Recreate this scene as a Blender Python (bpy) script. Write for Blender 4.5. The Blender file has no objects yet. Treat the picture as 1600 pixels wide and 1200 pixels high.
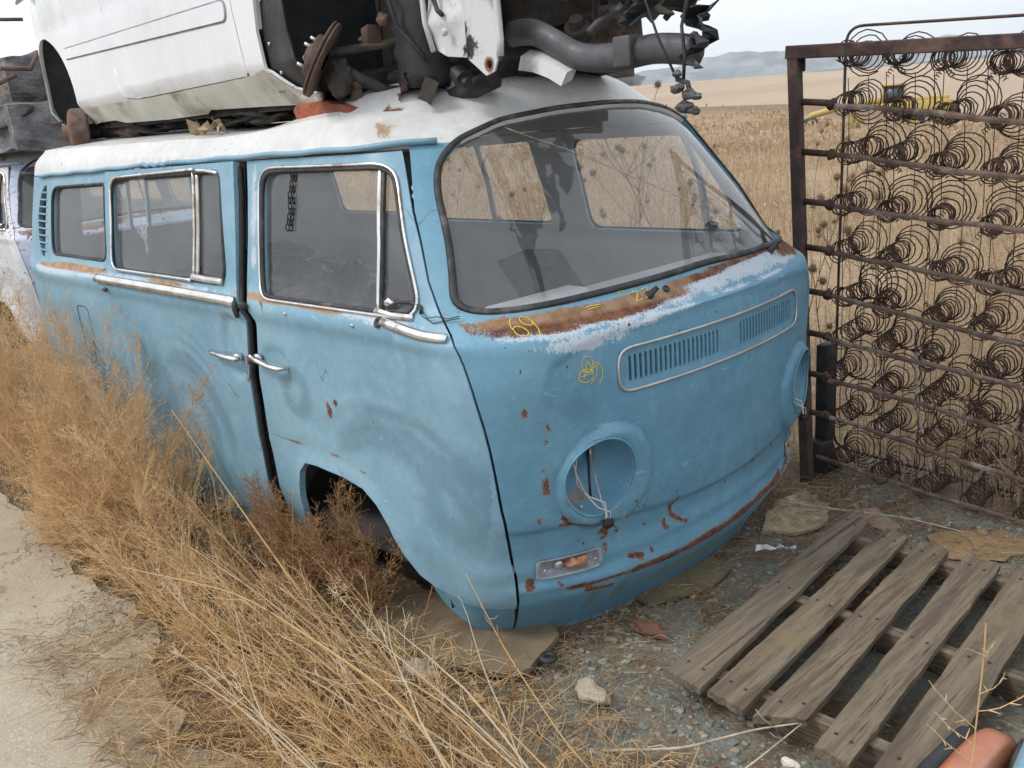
import bpy, bmesh, math, random
import numpy as np
from mathutils import Vector, Matrix, noise as mnoise
from mathutils.geometry import delaunay_2d_cdt
random.seed(7); RNG=np.random.default_rng(11)
SC=bpy.context.scene; COL=SC.collection
# ------------------------------------------------------------------ camera
cam=bpy.data.cameras.new('camera'); co=bpy.data.objects.new('camera',cam); COL.objects.link(co)
cam.sensor_width=36; cam.lens=32.83; cam.clip_start=.05; cam.clip_end=40000
co.matrix_world=Matrix(((0.705646,-0.144916,0.693587,1.565740),(0.704739,0.245121,-0.665777,-2.368405),(-0.073531,0.958601,0.275097,1.758194),(0,0,0,1)))
SC.camera=co
SC.view_settings.view_transform='Standard'; SC.view_settings.look='None'; SC.view_settings.gamma=1
SC.view_settings.exposure=EXPO=0.55
# ------------------------------------------------------------------ sky + sun (thin bright overcast)
SUN_EL=math.radians(48); SUN_AZ=math.radians(-118)     # direction towards the sun, in the XY plane
W=bpy.data.worlds.new('World'); SC.world=W; W.use_nodes=True
nt=W.node_tree; nt.nodes.clear()
sky=nt.nodes.new('ShaderNodeTexSky'); sky.sky_type='NISHITA'; sky.sun_disc=False
sky.sun_elevation=SUN_EL; sky.sun_rotation=math.pi/2-SUN_AZ; sky.dust_density=4; sky.air_density=1.2; sky.altitude=1600
bg=nt.nodes.new('ShaderNodeBackground'); bg.inputs[1].default_value=.15
mx=nt.nodes.new('ShaderNodeMix'); mx.data_type='RGBA'; mx.inputs[0].default_value=.86
tc=nt.nodes.new('ShaderNodeTexCoord'); nz=nt.nodes.new('ShaderNodeTexNoise'); nz.inputs['Scale'].default_value=2.2; nz.inputs['Detail'].default_value=5
cr=nt.nodes.new('ShaderNodeValToRGB'); cr.color_ramp.elements[0].position=.3; cr.color_ramp.elements[1].position=.75
cr.color_ramp.elements[0].color=(5.6,5.8,6.1,1); cr.color_ramp.elements[1].color=(6.9,7.0,7.1,1)
out=nt.nodes.new('ShaderNodeOutputWorld'); L=nt.links.new
L(tc.outputs['Generated'],nz.inputs['Vector']); L(nz.outputs['Fac'],cr.inputs[0])
L(sky.outputs[0],mx.inputs[6]); L(cr.outputs[0],mx.inputs[7]); L(mx.outputs[2],bg.inputs[0]); L(bg.outputs[0],out.inputs[0])
sl=bpy.data.lights.new('sun','SUN'); sl.energy=1.3; sl.angle=math.radians(14); sl.color=(1,.96,.9)
so=bpy.data.objects.new('sun',sl); COL.objects.link(so)
so.rotation_euler=Vector((math.cos(SUN_EL)*math.cos(SUN_AZ),math.cos(SUN_EL)*math.sin(SUN_AZ),math.sin(SUN_EL))).to_track_quat('Z','Y').to_euler()
# ------------------------------------------------------------------ helpers
def tag(o,label=None,cat=None,group=None,kind=None):
    if label:o['label']=label
    if cat:o['category']=cat
    if group:o['group']=group
    if kind:o['kind']=kind
    return o
def empty(name,loc=(0,0,0),rz=0,label=None,cat=None,group=None):
    o=bpy.data.objects.new(name,None); COL.objects.link(o); o.location=loc; o.rotation_euler=(0,0,rz); o.empty_display_size=.1
    return tag(o,label,cat,group)
def mk(name,V,F,mat,parent=None,smooth=True,attrs=None,loc=None,bevel=0,solid=0,split=0,mi=None):
    """V (n,3); F list or array of faces; mat material or list"""
    me=bpy.data.meshes.new(name); V=np.asarray(V,float)
    if isinstance(F,np.ndarray):
        n,k=F.shape; me.vertices.add(len(V)); me.vertices.foreach_set('co',V.ravel().astype(np.float32))
        me.loops.add(n*k); me.loops.foreach_set('vertex_index',F.ravel().astype(np.int32))
        me.polygons.add(n); me.polygons.foreach_set('loop_start',(np.arange(n)*k).astype(np.int32)); me.update(calc_edges=True)
    else: me.from_pydata([tuple(v) for v in V],[],[tuple(int(i) for i in f) for f in F]); me.update()
    m0=mat[0] if isinstance(mat,(list,tuple)) else mat
    if not attrs and m0.name.split('.')[0].endswith('_paint') and 'car' not in m0.name: attrs=dict(rust=np.full(len(V),-1.5),primer=np.full(len(V),-1.5),rub=np.full(len(V),-1.),stain=np.full(len(V),-1.))
    if attrs:
        for a,vals in attrs.items():
            at=me.attributes.new(a,'FLOAT','POINT'); at.data.foreach_set('value',np.asarray(vals,np.float32))
    for m in (mat if isinstance(mat,(list,tuple)) else [mat]): me.materials.append(m)
    if mi is not None: me.polygons.foreach_set('material_index',np.asarray(mi,np.int32))
    me.polygons.foreach_set('use_smooth',np.full(len(me.polygons),bool(smooth)))
    o=bpy.data.objects.new(name,me); COL.objects.link(o)
    if loc is not None:o.location=loc
    if parent is not None:o.parent=parent
    if solid:
        m=o.modifiers.new('solid','SOLIDIFY'); m.thickness=solid; m.offset=-1; m.use_even_offset=False
        if len(me.materials)>1: m.material_offset=1
    if bevel:
        m=o.modifiers.new('bevel','BEVEL'); m.width=bevel; m.segments=2; m.limit_method='ANGLE'; m.angle_limit=math.radians(35)
    if split:
        m=o.modifiers.new('split','EDGE_SPLIT'); m.split_angle=math.radians(split)
    return o
class MB:
    def __init__(s): s.v=[];s.f=[];s.n=0
    def add(s,V,F):
        V=np.asarray(V,float); s.v.append(V); s.f+= [tuple(int(i)+s.n for i in f) for f in F]; s.n+=len(V); return s
    def box(s,c,size,rot=None,jit=0):
        sx,sy,sz=[a/2 for a in size]
        V=np.array([(x*sx,y*sy,z*sz) for z in(-1,1) for y in(-1,1) for x in(-1,1)],float)
        if jit: V+=RNG.normal(0,jit,V.shape)
        if rot is not None: V=V@np.array(rot).T
        return s.add(V+np.array(c),[(0,2,3,1),(4,5,7,6),(0,1,5,4),(2,6,7,3),(0,4,6,2),(1,3,7,5)])
    def bar(s,a,b,w,h,up=(0,0,1)):
        a=np.array(a,float);b=np.array(b,float);d=b-a;l=np.linalg.norm(d);d/=l;sd=np.cross(d,up);sd/=np.linalg.norm(sd);u=np.cross(sd,d)
        return s.box((a+b)/2,(l,w,h),np.array([d,sd,u]).T)
    def tube(s,pts,r,n=8,closed=False,flat=1.0,up=None,cap=True):
        P=np.asarray(pts,float);m=len(P);R=np.broadcast_to(np.asarray(r,float),(m,))
        if closed: T=np.roll(P,-1,0)-np.roll(P,1,0)
        else: T=np.gradient(P,axis=0)
        T/=np.linalg.norm(T,axis=1)[:,None]+1e-12
        if up is None:
            ref=np.array([0,0,1.]) if abs(T[0][2])<.9 else np.array([1.,0,0]); N=[];nv=np.cross(T[0],ref);nv/=np.linalg.norm(nv)
            for t in T: nv=nv-t*(nv@t);nv/=np.linalg.norm(nv)+1e-12;N.append(nv)
            N=np.array(N)
        else:
            U=np.asarray(up,float);U=np.broadcast_to(U,P.shape);N=np.cross(T,U);N/=np.linalg.norm(N,axis=1)[:,None]+1e-12
        B=np.cross(T,N);th=np.arange(n)*2*np.pi/n
        V=(P[:,None]+R[:,None,None]*(np.cos(th)[None,:,None]*N[:,None]+flat*np.sin(th)[None,:,None]*B[:,None])).reshape(-1,3)
        F=[];k=m if closed else m-1
        for i in range(k):
            a=i*n;b=((i+1)%m)*n
            for j in range(n): F.append((a+j,a+(j+1)%n,b+(j+1)%n,b+j))
        if not closed and cap: F.append(tuple(range(n))[::-1]);F.append(tuple((m-1)*n+j for j in range(n)))
        return s.add(V,F)
    def lathe(s,prof,n=32,M=None):
        """prof list (r,h) ; axis z ; M 4x4"""
        V=[];F=[];th=np.arange(n)*2*np.pi/n
        for r,h in prof: V+= [(r*math.cos(t),r*math.sin(t),h) for t in th]
        for i in range(len(prof)-1):
            for j in range(n): F.append((i*n+j,i*n+(j+1)%n,(i+1)*n+(j+1)%n,(i+1)*n+j))
        V=np.array(V)
        if M is not None: V=V@M[:3,:3].T+M[:3,3]
        return s.add(V,F)
    def lump(s,c,size,amp=.25,sub=2,seed=0,fr=2.0):
        bm=bmesh.new(); bmesh.ops.create_icosphere(bm,subdivisions=sub,radius=1)
        V=[]
        for v in bm.verts:
            k=1+amp*mnoise.noise(v.co*fr+Vector((seed*3.1,seed,0)))*2
            V.append((v.co.x*k*size[0]+c[0],v.co.y*k*size[1]+c[1],v.co.z*k*size[2]+c[2]))
        F=[[v.index for v in f.verts] for f in bm.faces]; bm.free(); return s.add(V,F)
    def build(s,name,mat,parent=None,**k): return mk(name,np.concatenate(s.v),s.f,mat,parent,**k)
def axisM(c,d):
    d=Vector(d).normalized(); M=np.eye(4); M[:3,:3]=np.array(d.to_track_quat('Z','Y').to_matrix()); M[:3,3]=c; return M
def ribbons(P0,P1,W0,W1,dirs=None):
    """vectorised thin ribbons, one quad per segment"""
    P0=np.asarray(P0);P1=np.asarray(P1);T=P1-P0;T/=np.linalg.norm(T,axis=1)[:,None]+1e-9
    if dirs is None: dirs=RNG.normal(size=T.shape)
    S_=np.cross(T,dirs);S_/=np.linalg.norm(S_,axis=1)[:,None]+1e-9
    W0=np.asarray(W0).reshape(-1,1)/2;W1=np.asarray(W1).reshape(-1,1)/2
    V=np.stack([P0-S_*W0,P0+S_*W0,P1+S_*W1,P1-S_*W1],1).reshape(-1,3)
    return V,np.arange(len(P0)*4).reshape(-1,4)
def prisms(P0,P1,R0,R1):
    P0=np.asarray(P0);P1=np.asarray(P1);T=P1-P0;T/=np.linalg.norm(T,axis=1)[:,None]+1e-9
    A=np.cross(T,np.where(np.abs(T[:,2:3])<.9,np.array([[0,0,1.]]),np.array([[1.,0,0]])));A/=np.linalg.norm(A,axis=1)[:,None];B=np.cross(T,A)
    R0=np.asarray(R0).reshape(-1,1);R1=np.asarray(R1).reshape(-1,1);V=[]
    for P,R in((P0,R0),(P1,R1)):
        for k in range(3):
            t=k*2*math.pi/3;V.append(P+R*(math.cos(t)*A+math.sin(t)*B))
    V=np.stack(V,1).reshape(-1,3);n=len(P0);b=(np.arange(n)*6)[:,None]
    F=np.concatenate([b+np.array([[0,1,4,3]]),b+np.array([[1,2,5,4]]),b+np.array([[2,0,3,5]])],0)
    return V,F
# ------------------------------------------------------------------ materials
class NT:
    def __init__(s,name):
        s.m=bpy.data.materials.new(name); s.m.use_nodes=True; s.t=s.m.node_tree; s.t.nodes.clear()
        s.out=s.t.nodes.new('ShaderNodeOutputMaterial'); s.b=s.t.nodes.new('ShaderNodeBsdfPrincipled'); s.l(s.b.outputs[0],s.out.inputs[0])
        s.co=None
    def l(s,a,b): s.t.links.new(a,b)
    def n(s,k): return s.t.nodes.new('ShaderNode'+k)
    def obj(s):
        if s.co is None: s.co=s.n('TexCoord')
        return s.co.outputs['Object']
    def mapped(s,scale=(1,1,1),rot=(0,0,0),src=None):
        m=s.n('Mapping'); m.inputs['Scale'].default_value=scale; m.inputs['Rotation'].default_value=rot; s.l(src or s.obj(),m.inputs[0]); return m.outputs[0]
    def noise(s,scale,detail=4,rough=.55,vec=None,dist=0,out='Fac'):
        x=s.n('TexNoise'); x.inputs['Scale'].default_value=scale; x.inputs['Detail'].default_value=detail; x.inputs['Roughness'].default_value=rough; x.inputs['Distortion'].default_value=dist
        s.l(vec or s.obj(),x.inputs['Vector']); return x.outputs[out]
    def vor(s,scale,vec=None,feat='F1',out='Distance'):
        x=s.n('TexVoronoi'); x.feature=feat; x.inputs['Scale'].default_value=scale; s.l(vec or s.obj(),x.inputs['Vector']); return x.outputs[out]
    def val(s,x,inp):
        if isinstance(x,(int,float)): inp.default_value=x
        elif isinstance(x,tuple): inp.default_value=x if len(x)==4 or inp.type=='VECTOR' else (*x,1)
        else: s.l(x,inp)
    def math(s,op,a,b=0,c=None,clamp=False):
        m=s.n('Math'); m.operation=op; m.use_clamp=clamp; s.val(a,m.inputs[0]); s.val(b,m.inputs[1])
        if c is not None: s.val(c,m.inputs[2])
        return m.outputs[0]
    def ramp(s,f,lo,hi,a=0.,b=1.):
        m=s.n('MapRange'); m.interpolation_type='SMOOTHSTEP'; s.val(f,m.inputs[0]); m.inputs[1].default_value=lo; m.inputs[2].default_value=hi; m.inputs[3].default_value=a; m.inputs[4].default_value=b; return m.outputs[0]
    def mix(s,f,a,b,blend='MIX'):
        m=s.n('Mix'); m.data_type='RGBA'; m.blend_type=blend; s.val(f,m.inputs[0]); s.val(a,m.inputs[6]); s.val(b,m.inputs[7]); return m.outputs[2]
    def attr(s,name):
        a=s.n('Attribute'); a.attribute_name=name; return a.outputs['Fac']
    def xyz(s,src=None):
        x=s.n('SeparateXYZ'); s.l(src or s.obj(),x.inputs[0]); return x.outputs
    def bump(s,h,dist=.01,strength=1,prev=None):
        b=s.n('Bump'); b.inputs['Distance'].default_value=dist; b.inputs['Strength'].default_value=strength; s.l(h,b.inputs['Height'])
        if prev: s.l(prev,b.inputs['Normal'])
        return b.outputs[0]
    def done(s,color=None,rough=None,metal=None,normal=None,spec=None):
        for v,k in((color,'Base Color'),(rough,'Roughness'),(metal,'Metallic'),(spec,'Specular IOR Level')):
            if v is not None: s.val(v,s.b.inputs[k])
        if normal is not None: s.l(normal,s.b.inputs['Normal'])
        return s.m
def simple(name,c1,c2=None,scale=8,rough=.6,metal=0,bump=0,bscale=None,dirt=None,spec=None):
    m=NT(name); col=c1
    if c2 is not None: col=m.mix(m.ramp(m.noise(scale,6,.6),.35,.65),c1,c2)
    if dirt: col=m.mix(m.ramp(m.noise(scale*.4,8,.7,dist=.4),.52,.66),col,dirt)
    nrm=m.bump(m.noise(bscale or scale*6,5,.6),bump) if bump else None
    r=m.ramp(m.noise(scale*1.7,4),.3,.7,max(rough-.12,.03),min(rough+.12,1))
    return m.done(col,r,metal,nrm,spec)
def paint_mat(name,base,base2,primer=(.47,.53,.60),rough=.50,rusty=0.0,rustc=(.085,.038,.026),dirtc=(.28,.24,.19)):
    m=NT(name)
    c=m.mix(m.ramp(m.noise(1.6,5,.6,dist=.6),.35,.7),base,base2)
    c=m.mix(m.math('MULTIPLY',m.ramp(m.noise(26,7,.75),.45,.75),.22),c,tuple(min(1,x*1.9+.05) for x in base))       # chalky oxidised speckle
    streak=m.ramp(m.noise(7,5,.7,vec=m.mapped((4,4,.35))),.50,.72); c=m.mix(m.math('MULTIPLY',streak,.16),c,dirtc)
    # old arm-wipe swirls in the dust
    sw=m.ramp(m.noise(5,3,.55,dist=2.6),.48,.60); c=m.mix(m.math('MULTIPLY',sw,.10),c,tuple(x*.55 for x in base))
    # fine scratches
    rb=m.math('ADD',m.attr('rub'),m.math('MULTIPLY',m.math('SUBTRACT',m.noise(12,6,.7,vec=m.mapped((1,1,1))),.5),1.3)); c=m.mix(m.ramp(rb,.1,1.0,0,.45),c,tuple(x*.52 for x in base))
    spk=m.ramp(m.vor(55),.10,.05); c=m.mix(m.math('MULTIPLY',m.math('MULTIPLY',spk,m.ramp(m.noise(9,4),.5,.6)),.6),c,tuple(x*.35 for x in base))
    q=m.math('ABSOLUTE',m.math('SUBTRACT',m.noise(4.5,2,.5,vec=m.mapped((.25,.25,3.2),(.15,.25,.3)),dist=0),.5));sm=m.math('MULTIPLY',m.ramp(q,.0035,.0008),m.ramp(m.noise(9,3,.6),.54,.60));c=m.mix(m.math('MULTIPLY',sm,.28),c,tuple(min(1,x*2.1+.08) for x in base))
    q=m.math('ABSOLUTE',m.math('SUBTRACT',m.noise(7,2,.5,vec=m.mapped((.5,.5,.12),(.1,.2,.2)),dist=0),.47));sm=m.math('MULTIPLY',m.ramp(q,.003,.0006),m.ramp(m.noise(5,3,.6),.54,.60));c=m.mix(m.math('MULTIPLY',sm,.5),c,tuple(x*.4 for x in base))
    # chips anywhere
    chips=m.ramp(m.math('ADD',m.noise(38,4,.6),m.math('MULTIPLY',m.noise(3,3,.5),.35)),.905-rusty*.12,.915-rusty*.12)
    edge=m.noise(150,7,.85); streak2=m.noise(60,5,.8,vec=m.mapped((2.2,2.2,.5))); big=m.noise(11,4,.6)
    pv=m.math('ADD',m.attr('primer'),m.math('ADD',m.math('MULTIPLY',m.math('SUBTRACT',m.math('MULTIPLY',m.math('ADD',edge,streak2),.5),.5),9.5),m.math('MULTIPLY',m.math('SUBTRACT',big,.5),2.4)))
    pm=m.ramp(pv,.0,.25); c=m.mix(pm,c,primer)
    rv=m.math('ADD',m.attr('rust'),m.math('ADD',m.math('MULTIPLY',m.math('SUBTRACT',edge,.5),3.6),m.math('MULTIPLY',m.math('SUBTRACT',big,.5),2.0)))
    rm=m.ramp(rv,.02,.25)
    halo=m.ramp(rv,-.35,.1); c=m.mix(m.math('MULTIPLY',halo,.35),c,(.36,.24,.14))
    rc=m.mix(m.ramp(m.noise(34,6,.7),.38,.62),rustc,(.20,.085,.045)); rc=m.mix(m.attr('ochre'),rc,m.mix(m.ramp(m.noise(20,5,.7),.4,.6),(.30,.17,.085),(.40,.29,.19)))
    rm=m.math('MAXIMUM',rm,chips); c=m.mix(rm,c,rc)
    st=m.ramp(m.math('ADD',m.attr('stain'),m.math('MULTIPLY',m.math('SUBTRACT',big,.5),1.2)),.0,.6); c=m.mix(m.math('MULTIPLY',st,.55),c,(.16,.19,.10))
    r=m.mix(m.math('MAXIMUM',rm,pm),m.ramp(m.noise(6,5,.6),.3,.7,rough-.1,rough+.15),(.85,.85,.85))
    h=m.math('ADD',m.math('MULTIPLY',m.noise(70,3),.15),m.math('MULTIPLY',m.noise(3.5,3,.5),.45)); nrm=m.bump(h,.006,.55)
    nrm=m.bump(m.math('ADD',m.math('MULTIPLY',rm,-.6),m.math('MULTIPLY',m.math('MULTIPLY',rm,edge),.9)),.0016,.8,nrm)
    return m.done(c,r,0,nrm,.38)
M={}
BLUE=(.165,.31,.41);BLUE2=(.235,.385,.475)
M['paint']=paint_mat('faded_blue_paint',BLUE,BLUE2)
M['front']=paint_mat('shaded_front_blue_paint',(.11,.26,.37),(.15,.31,.41),rusty=.25)  # same blue darkened in its colour, since the sides catch more sky
M['roof']=paint_mat('chalky_white_roof_paint',(.55,.55,.54),(.64,.64,.63),primer=(.55,.55,.55),rough=.38,dirtc=(.33,.29,.22))
M['paleblue']=paint_mat('weathered_pale_blue_paint',(.30,.42,.58),(.50,.52,.66),rusty=1.0,rough=.55)
M['palewhite']=paint_mat('weathered_off_white_paint',(.56,.585,.62),(.64,.66,.70),rusty=1.1,rough=.55)
M['inner']=simple('interior_grey_panel',(.56,.57,.59),(.64,.65,.66),5,.8,bump=.002)
M['headliner']=simple('sagging_headliner',(.62,.62,.63),(.52,.52,.53),3,.9)
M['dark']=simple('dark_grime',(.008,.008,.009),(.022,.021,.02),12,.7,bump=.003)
M['rubber']=simple('aged_black_rubber',(.016,.017,.019),(.035,.036,.04),18,.62,bump=.0015,dirt=(.11,.10,.09))
M['chrome']=simple('dull_chrome',(.80,.79,.77),(.66,.64,.61),14,.24,1.0,dirt=(.42,.34,.26))
M['alu']=simple('aged_aluminium_trim',(.62,.61,.58),(.50,.48,.44),14,.4,.7,dirt=(.42,.38,.32))
M['wirew']=simple('white_wire',(.6,.58,.52),(.45,.43,.38),30,.6)
M['chalk']=simple('yellow_chalk',(.72,.58,.06),(.60,.47,.10),60,.9)
M['plastic']=simple('greyed_lamp_plastic',(.33,.36,.40),(.22,.25,.28),22,.5,bump=.002,dirt=(.25,.16,.1))
M['amber']=simple('cracked_amber_lens',(.38,.16,.08),(.5,.3,.18),40,.35)
def glass(name,dust=.11,tint=(.92,.93,.93),dustc=(.50,.52,.54)):
    m=NT(name); t=m.t; tr=m.n('BsdfTransparent'); tr.inputs[0].default_value=(*tint,1); gl=m.n('BsdfGlossy'); gl.inputs['Roughness'].default_value=.02
    df=m.n('BsdfDiffuse'); df.inputs[0].default_value=(*dustc,1); lw=m.n('LayerWeight'); lw.inputs[0].default_value=.5; fz=m.math('MULTIPLY_ADD',m.math('POWER',lw.outputs['Facing'],5.0),.92,.075)
    a=m.n('MixShader'); fa=fz; m.l(fa,a.inputs[0]); m.l(tr.outputs[0],a.inputs[1]); m.l(gl.outputs[0],a.inputs[2])
    b=m.n('MixShader'); x=m.xyz(); d=m.math('ADD',m.ramp(m.noise(3,6,.65),.3,.75,dust*.6,dust*1.5),m.math('MULTIPLY',m.ramp(m.noise(22,7,.75),.58,.75),dust*.6))
    drip=m.ramp(m.noise(16,4,.6,vec=m.mapped((3,3,.12))),.62,.78); d=m.math('ADD',d,m.math('MULTIPLY',drip,dust*.6))
    spots=m.ramp(m.vor(14),.06,.035); d=m.math('ADD',d,m.math('MULTIPLY',spots,.18),clamp=True)
    m.l(d,b.inputs[0]); m.l(a.outputs[0],b.inputs[1]); m.l(df.outputs[0],b.inputs[2]); m.l(b.outputs[0],m.out.inputs[0]); return m.m
M['glass']=glass('dusty_side_glass'); M['wglass']=glass('dusty_windscreen_glass',.075)
# ------------------------------------------------------------------ the bay of the van: one surface S(p,z)
# profile tables: z, x0(front centre), w(half width), rx, ry (front corner ellipse), bow
TAB=np.array([
(.26,-.09,.775,.30,.30,.075),
(.34,-.035,.79,.29,.30,.075),
(.42,.015,.815,.28,.29,.075),
(.52,.035,.835,.28,.29,.075),
(.56,.028,.84,.28,.29,.075),
(.70,.050,.848,.28,.29,.070),
(.90,.062,.856,.28,.29,.070),
(1.10,.062,.858,.29,.29,.070),
(1.17,.055,.856,.29,.29,.070),
(1.19,.050,.866,.30,.29,.075),
(1.22,.032,.866,.31,.29,.080),
(1.245,.010,.850,.32,.29,.085),
(1.28,-.020,.832,.33,.29,.090),
(1.45,-.125,.800,.33,.29,.095),
(1.66,-.270,.755,.34,.30,.105),
(1.705,-.302,.745,.34,.30,.11),
(1.74,-.335,.725,.35,.31,.11),
(1.77,-.372,.700,.36,.32,.11),
(1.80,-.415,.680,.37,.33,.11)])
_z=np.arange(.20,1.8601,.005)
_T=np.array([np.interp(_z,TAB[:,0],TAB[:,k]) for k in range(1,6)])
_k=np.exp(-.5*(np.arange(-6,7)*.005/.010)**2);_k/=_k.sum()
_T=np.array([np.convolve(np.pad(t,6,mode='edge'),_k,'valid') for t in _T])
def prof(z): return [np.interp(z,_z,t) for t in _T]
A_,B_=1.0,1.6   # p: 0..1 front, 1..1.6 corner, then metres along the side
XR=-2.96;RRX=1.0;RRY=.42   # rear corner start
def sstep(x,a,b): t=np.clip((x-a)/(b-a),0,1); return t*t*(3-2*t)
def S(p,z):
    """p signed: negative = right side (y<0)."""
    p=np.asarray(p,float);z=np.asarray(z,float)
    x0,w,rx,ry,bow=prof(z);sg=np.where(p<0,-1.,1.);q=np.abs(p)
    yf=w-ry
    s=np.clip(q/A_,0,1)
    # front
    X=x0-bow*s**2;Y=yf*s
    # corner: start tangent slope matched roughly by rotating superellipse
    th=np.clip((q-A_)/(B_-A_),0,1)*np.pi/2
    sl=2*bow/yf   # dx/dy at end of front
    cx=(x0-bow)-rx
    Xc=cx+rx*np.cos(th)-sl*ry*np.sin(th)*np.cos(th)**2;Yc=yf+ry*np.sin(th)
    Xs=cx-(q-B_);Ys=w
    X=np.where(q>A_,Xc,X);Y=np.where(q>A_,Yc,Y)
    X=np.where(q>B_,Xs,X);Y=np.where(q>B_,Ys,Y)
    # rear corner
    XZ=XR-.045*sstep(z,1.18,1.30);over=XZ-X
    ph=np.clip(over/1.0,0,1)*np.pi/2
    rr=RRX-.10*np.clip((z-1.2)/.5,0,1)
    X=np.where(over>0,XZ-rr*np.sin(ph),X)
    Y=np.where(over>0,w-RRY*(1-np.cos(ph)),Y)
    # back panel
    ex=np.clip(over-1.0,0,None)
    Y=np.where(over>1.0,np.maximum(w-RRY-ex,0),Y)
    # side belly: slight longitudinal crown
    return np.stack([X,sg*Y,z+0*X],-1)
_pg=np.linspace(0,6.6,6601)
def p_of_x(x,z,side=-1):
    P=S(_pg,np.full_like(_pg,z));i=np.argmin(np.abs(P[:5300,0]-x)+ (0 if True else 0));return side*_pg[i]
def p_of_y(y,z):
    P=S(_pg,np.full_like(_pg,z));m=_pg<=B_;i=np.argmin(np.abs(P[m,1]-abs(y)));return np.sign(y)*_pg[i]
LF,LC=.57,.77
def u2p(u):
    a=np.abs(u); q=np.where(a<LF,a/LF,np.where(a<LF+.6*LC,1+(a-LF)/LC,1.6+a-LF-.6*LC)); return np.where(u<0,-q,q)
def p2u(p):
    a=np.abs(p); q=np.where(a<1,a*LF,np.where(a<1.6,LF+(a-1)*LC,LF+.6*LC+a-1.6)); return np.where(p<0,-q,q)
def SU(u,z): return S(u2p(np.asarray(u,float)),z)
def NU(u,z):
    u=np.asarray(u,float);z=np.asarray(z,float);e=.004
    a=SU(u+e,z)-SU(u-e,z);b=SU(u,z+e)-SU(u,z-e);n=np.cross(a,b); return n/(np.linalg.norm(n,axis=1)[:,None]+1e-12)
def ux(x,z,side=-1): return float(p2u(np.array(p_of_x(x,z,side))))
def uy(y,z): return float(p2u(np.array(p_of_y(y,z)))) if abs(y)>1e-6 else 0.0
def sidepoly(pts,side=-1): return [(ux(x,z,side),z) for x,z in pts]
def frontpoly(pts): return [(uy(y,z),z) for y,z in pts]
def dens(poly,step,closed=True):
    out=[];n=len(poly)
    for i in range(n if closed else n-1):
        a=np.array(poly[i],float);b=np.array(poly[(i+1)%n],float);k=max(1,int(np.ceil(np.linalg.norm(b-a)/step)))
        out+= [tuple(a+(b-a)*j/k) for j in range(k)]
    if not closed: out.append(tuple(poly[-1]))
    return out
def rnd(poly,r,seg=5):
    """round the corners of a polygon; r scalar or list"""
    n=len(poly);out=[]
    for i in range(n):
        p=np.array(poly[i],float);a=np.array(poly[i-1],float)-p;b=np.array(poly[(i+1)%n],float)-p
        ri=r[i] if isinstance(r,(list,tuple)) else r
        la,lb=np.linalg.norm(a),np.linalg.norm(b);k=min(ri,la*.48,lb*.48)
        if k<1e-4: out.append(tuple(p));continue
        A=p+a/la*k;B=p+b/lb*k
        for j in range(seg+1):
            t=j/seg;out.append(tuple((1-t)**2*A+2*t*(1-t)*p+t*t*B))
    return out
def inpoly(P,poly):
    P=np.asarray(P);x,y=P[:,0],P[:,1];r=np.zeros(len(P),bool);poly=np.asarray(poly);n=len(poly)
    for i in range(n):
        x1,y1=poly[i];x2,y2=poly[(i+1)%n]
        if y1==y2: continue
        r^=((y1>y)!=(y2>y))&(x<(x2-x1)*(y-y1)/(y2-y1)+x1)
    return r
def pdist(P,line):
    P=np.asarray(P,float);d=np.full(len(P),1e9)
    for i in range(len(line)-1):
        a=np.array(line[i],float);b=np.array(line[i+1],float);ab=b-a;t=np.clip(((P-a)@ab)/(ab@ab+1e-12),0,1)
        d=np.minimum(d,np.linalg.norm(P-(a+t[:,None]*ab),axis=1))
    return d
def cdt2(poly,holes,res,step):
    pts=[];edges=[]
    for lp in [poly]+list(holes):
        lp=dens(lp,step);b=len(pts);pts+=lp;edges+=[(b+i,b+(i+1)%len(lp)) for i in range(len(lp))]
    A=np.array(pts);lo=A.min(0);hi=A.max(0)
    gx=np.arange(lo[0]+res*.37,hi[0],res);gz=np.arange(lo[1]+res*.41,hi[1],res*.87)
    G=np.array([(x+(res*.5 if j%2 else 0),z) for j,z in enumerate(gz) for x in gx])
    if len(G):
        m=inpoly(G,poly)
        for h in holes: m&=~inpoly(G,h)
        G=G[m]
        if len(G):
            d=np.full(len(G),9.)
            for lp in [poly]+list(holes): d=np.minimum(d,pdist(G,list(lp)+[lp[0]]))
            G=G[d>res*.35]; pts+= [tuple(g) for g in G]
    o=delaunay_2d_cdt([Vector(p) for p in pts],edges,[],0,1e-6)
    V=np.array([tuple(v) for v in o[0]]);F=np.array([tuple(f) for f in o[2] if len(f)==3])
    cen=V[F].mean(1);m=inpoly(cen,poly)
    for h in holes: m&=~inpoly(cen,h)
    return V,F[m]
def sstep(x,a,b): t=np.clip((x-a)/(b-a),0,1); return t*t*(3-2*t)
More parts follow.
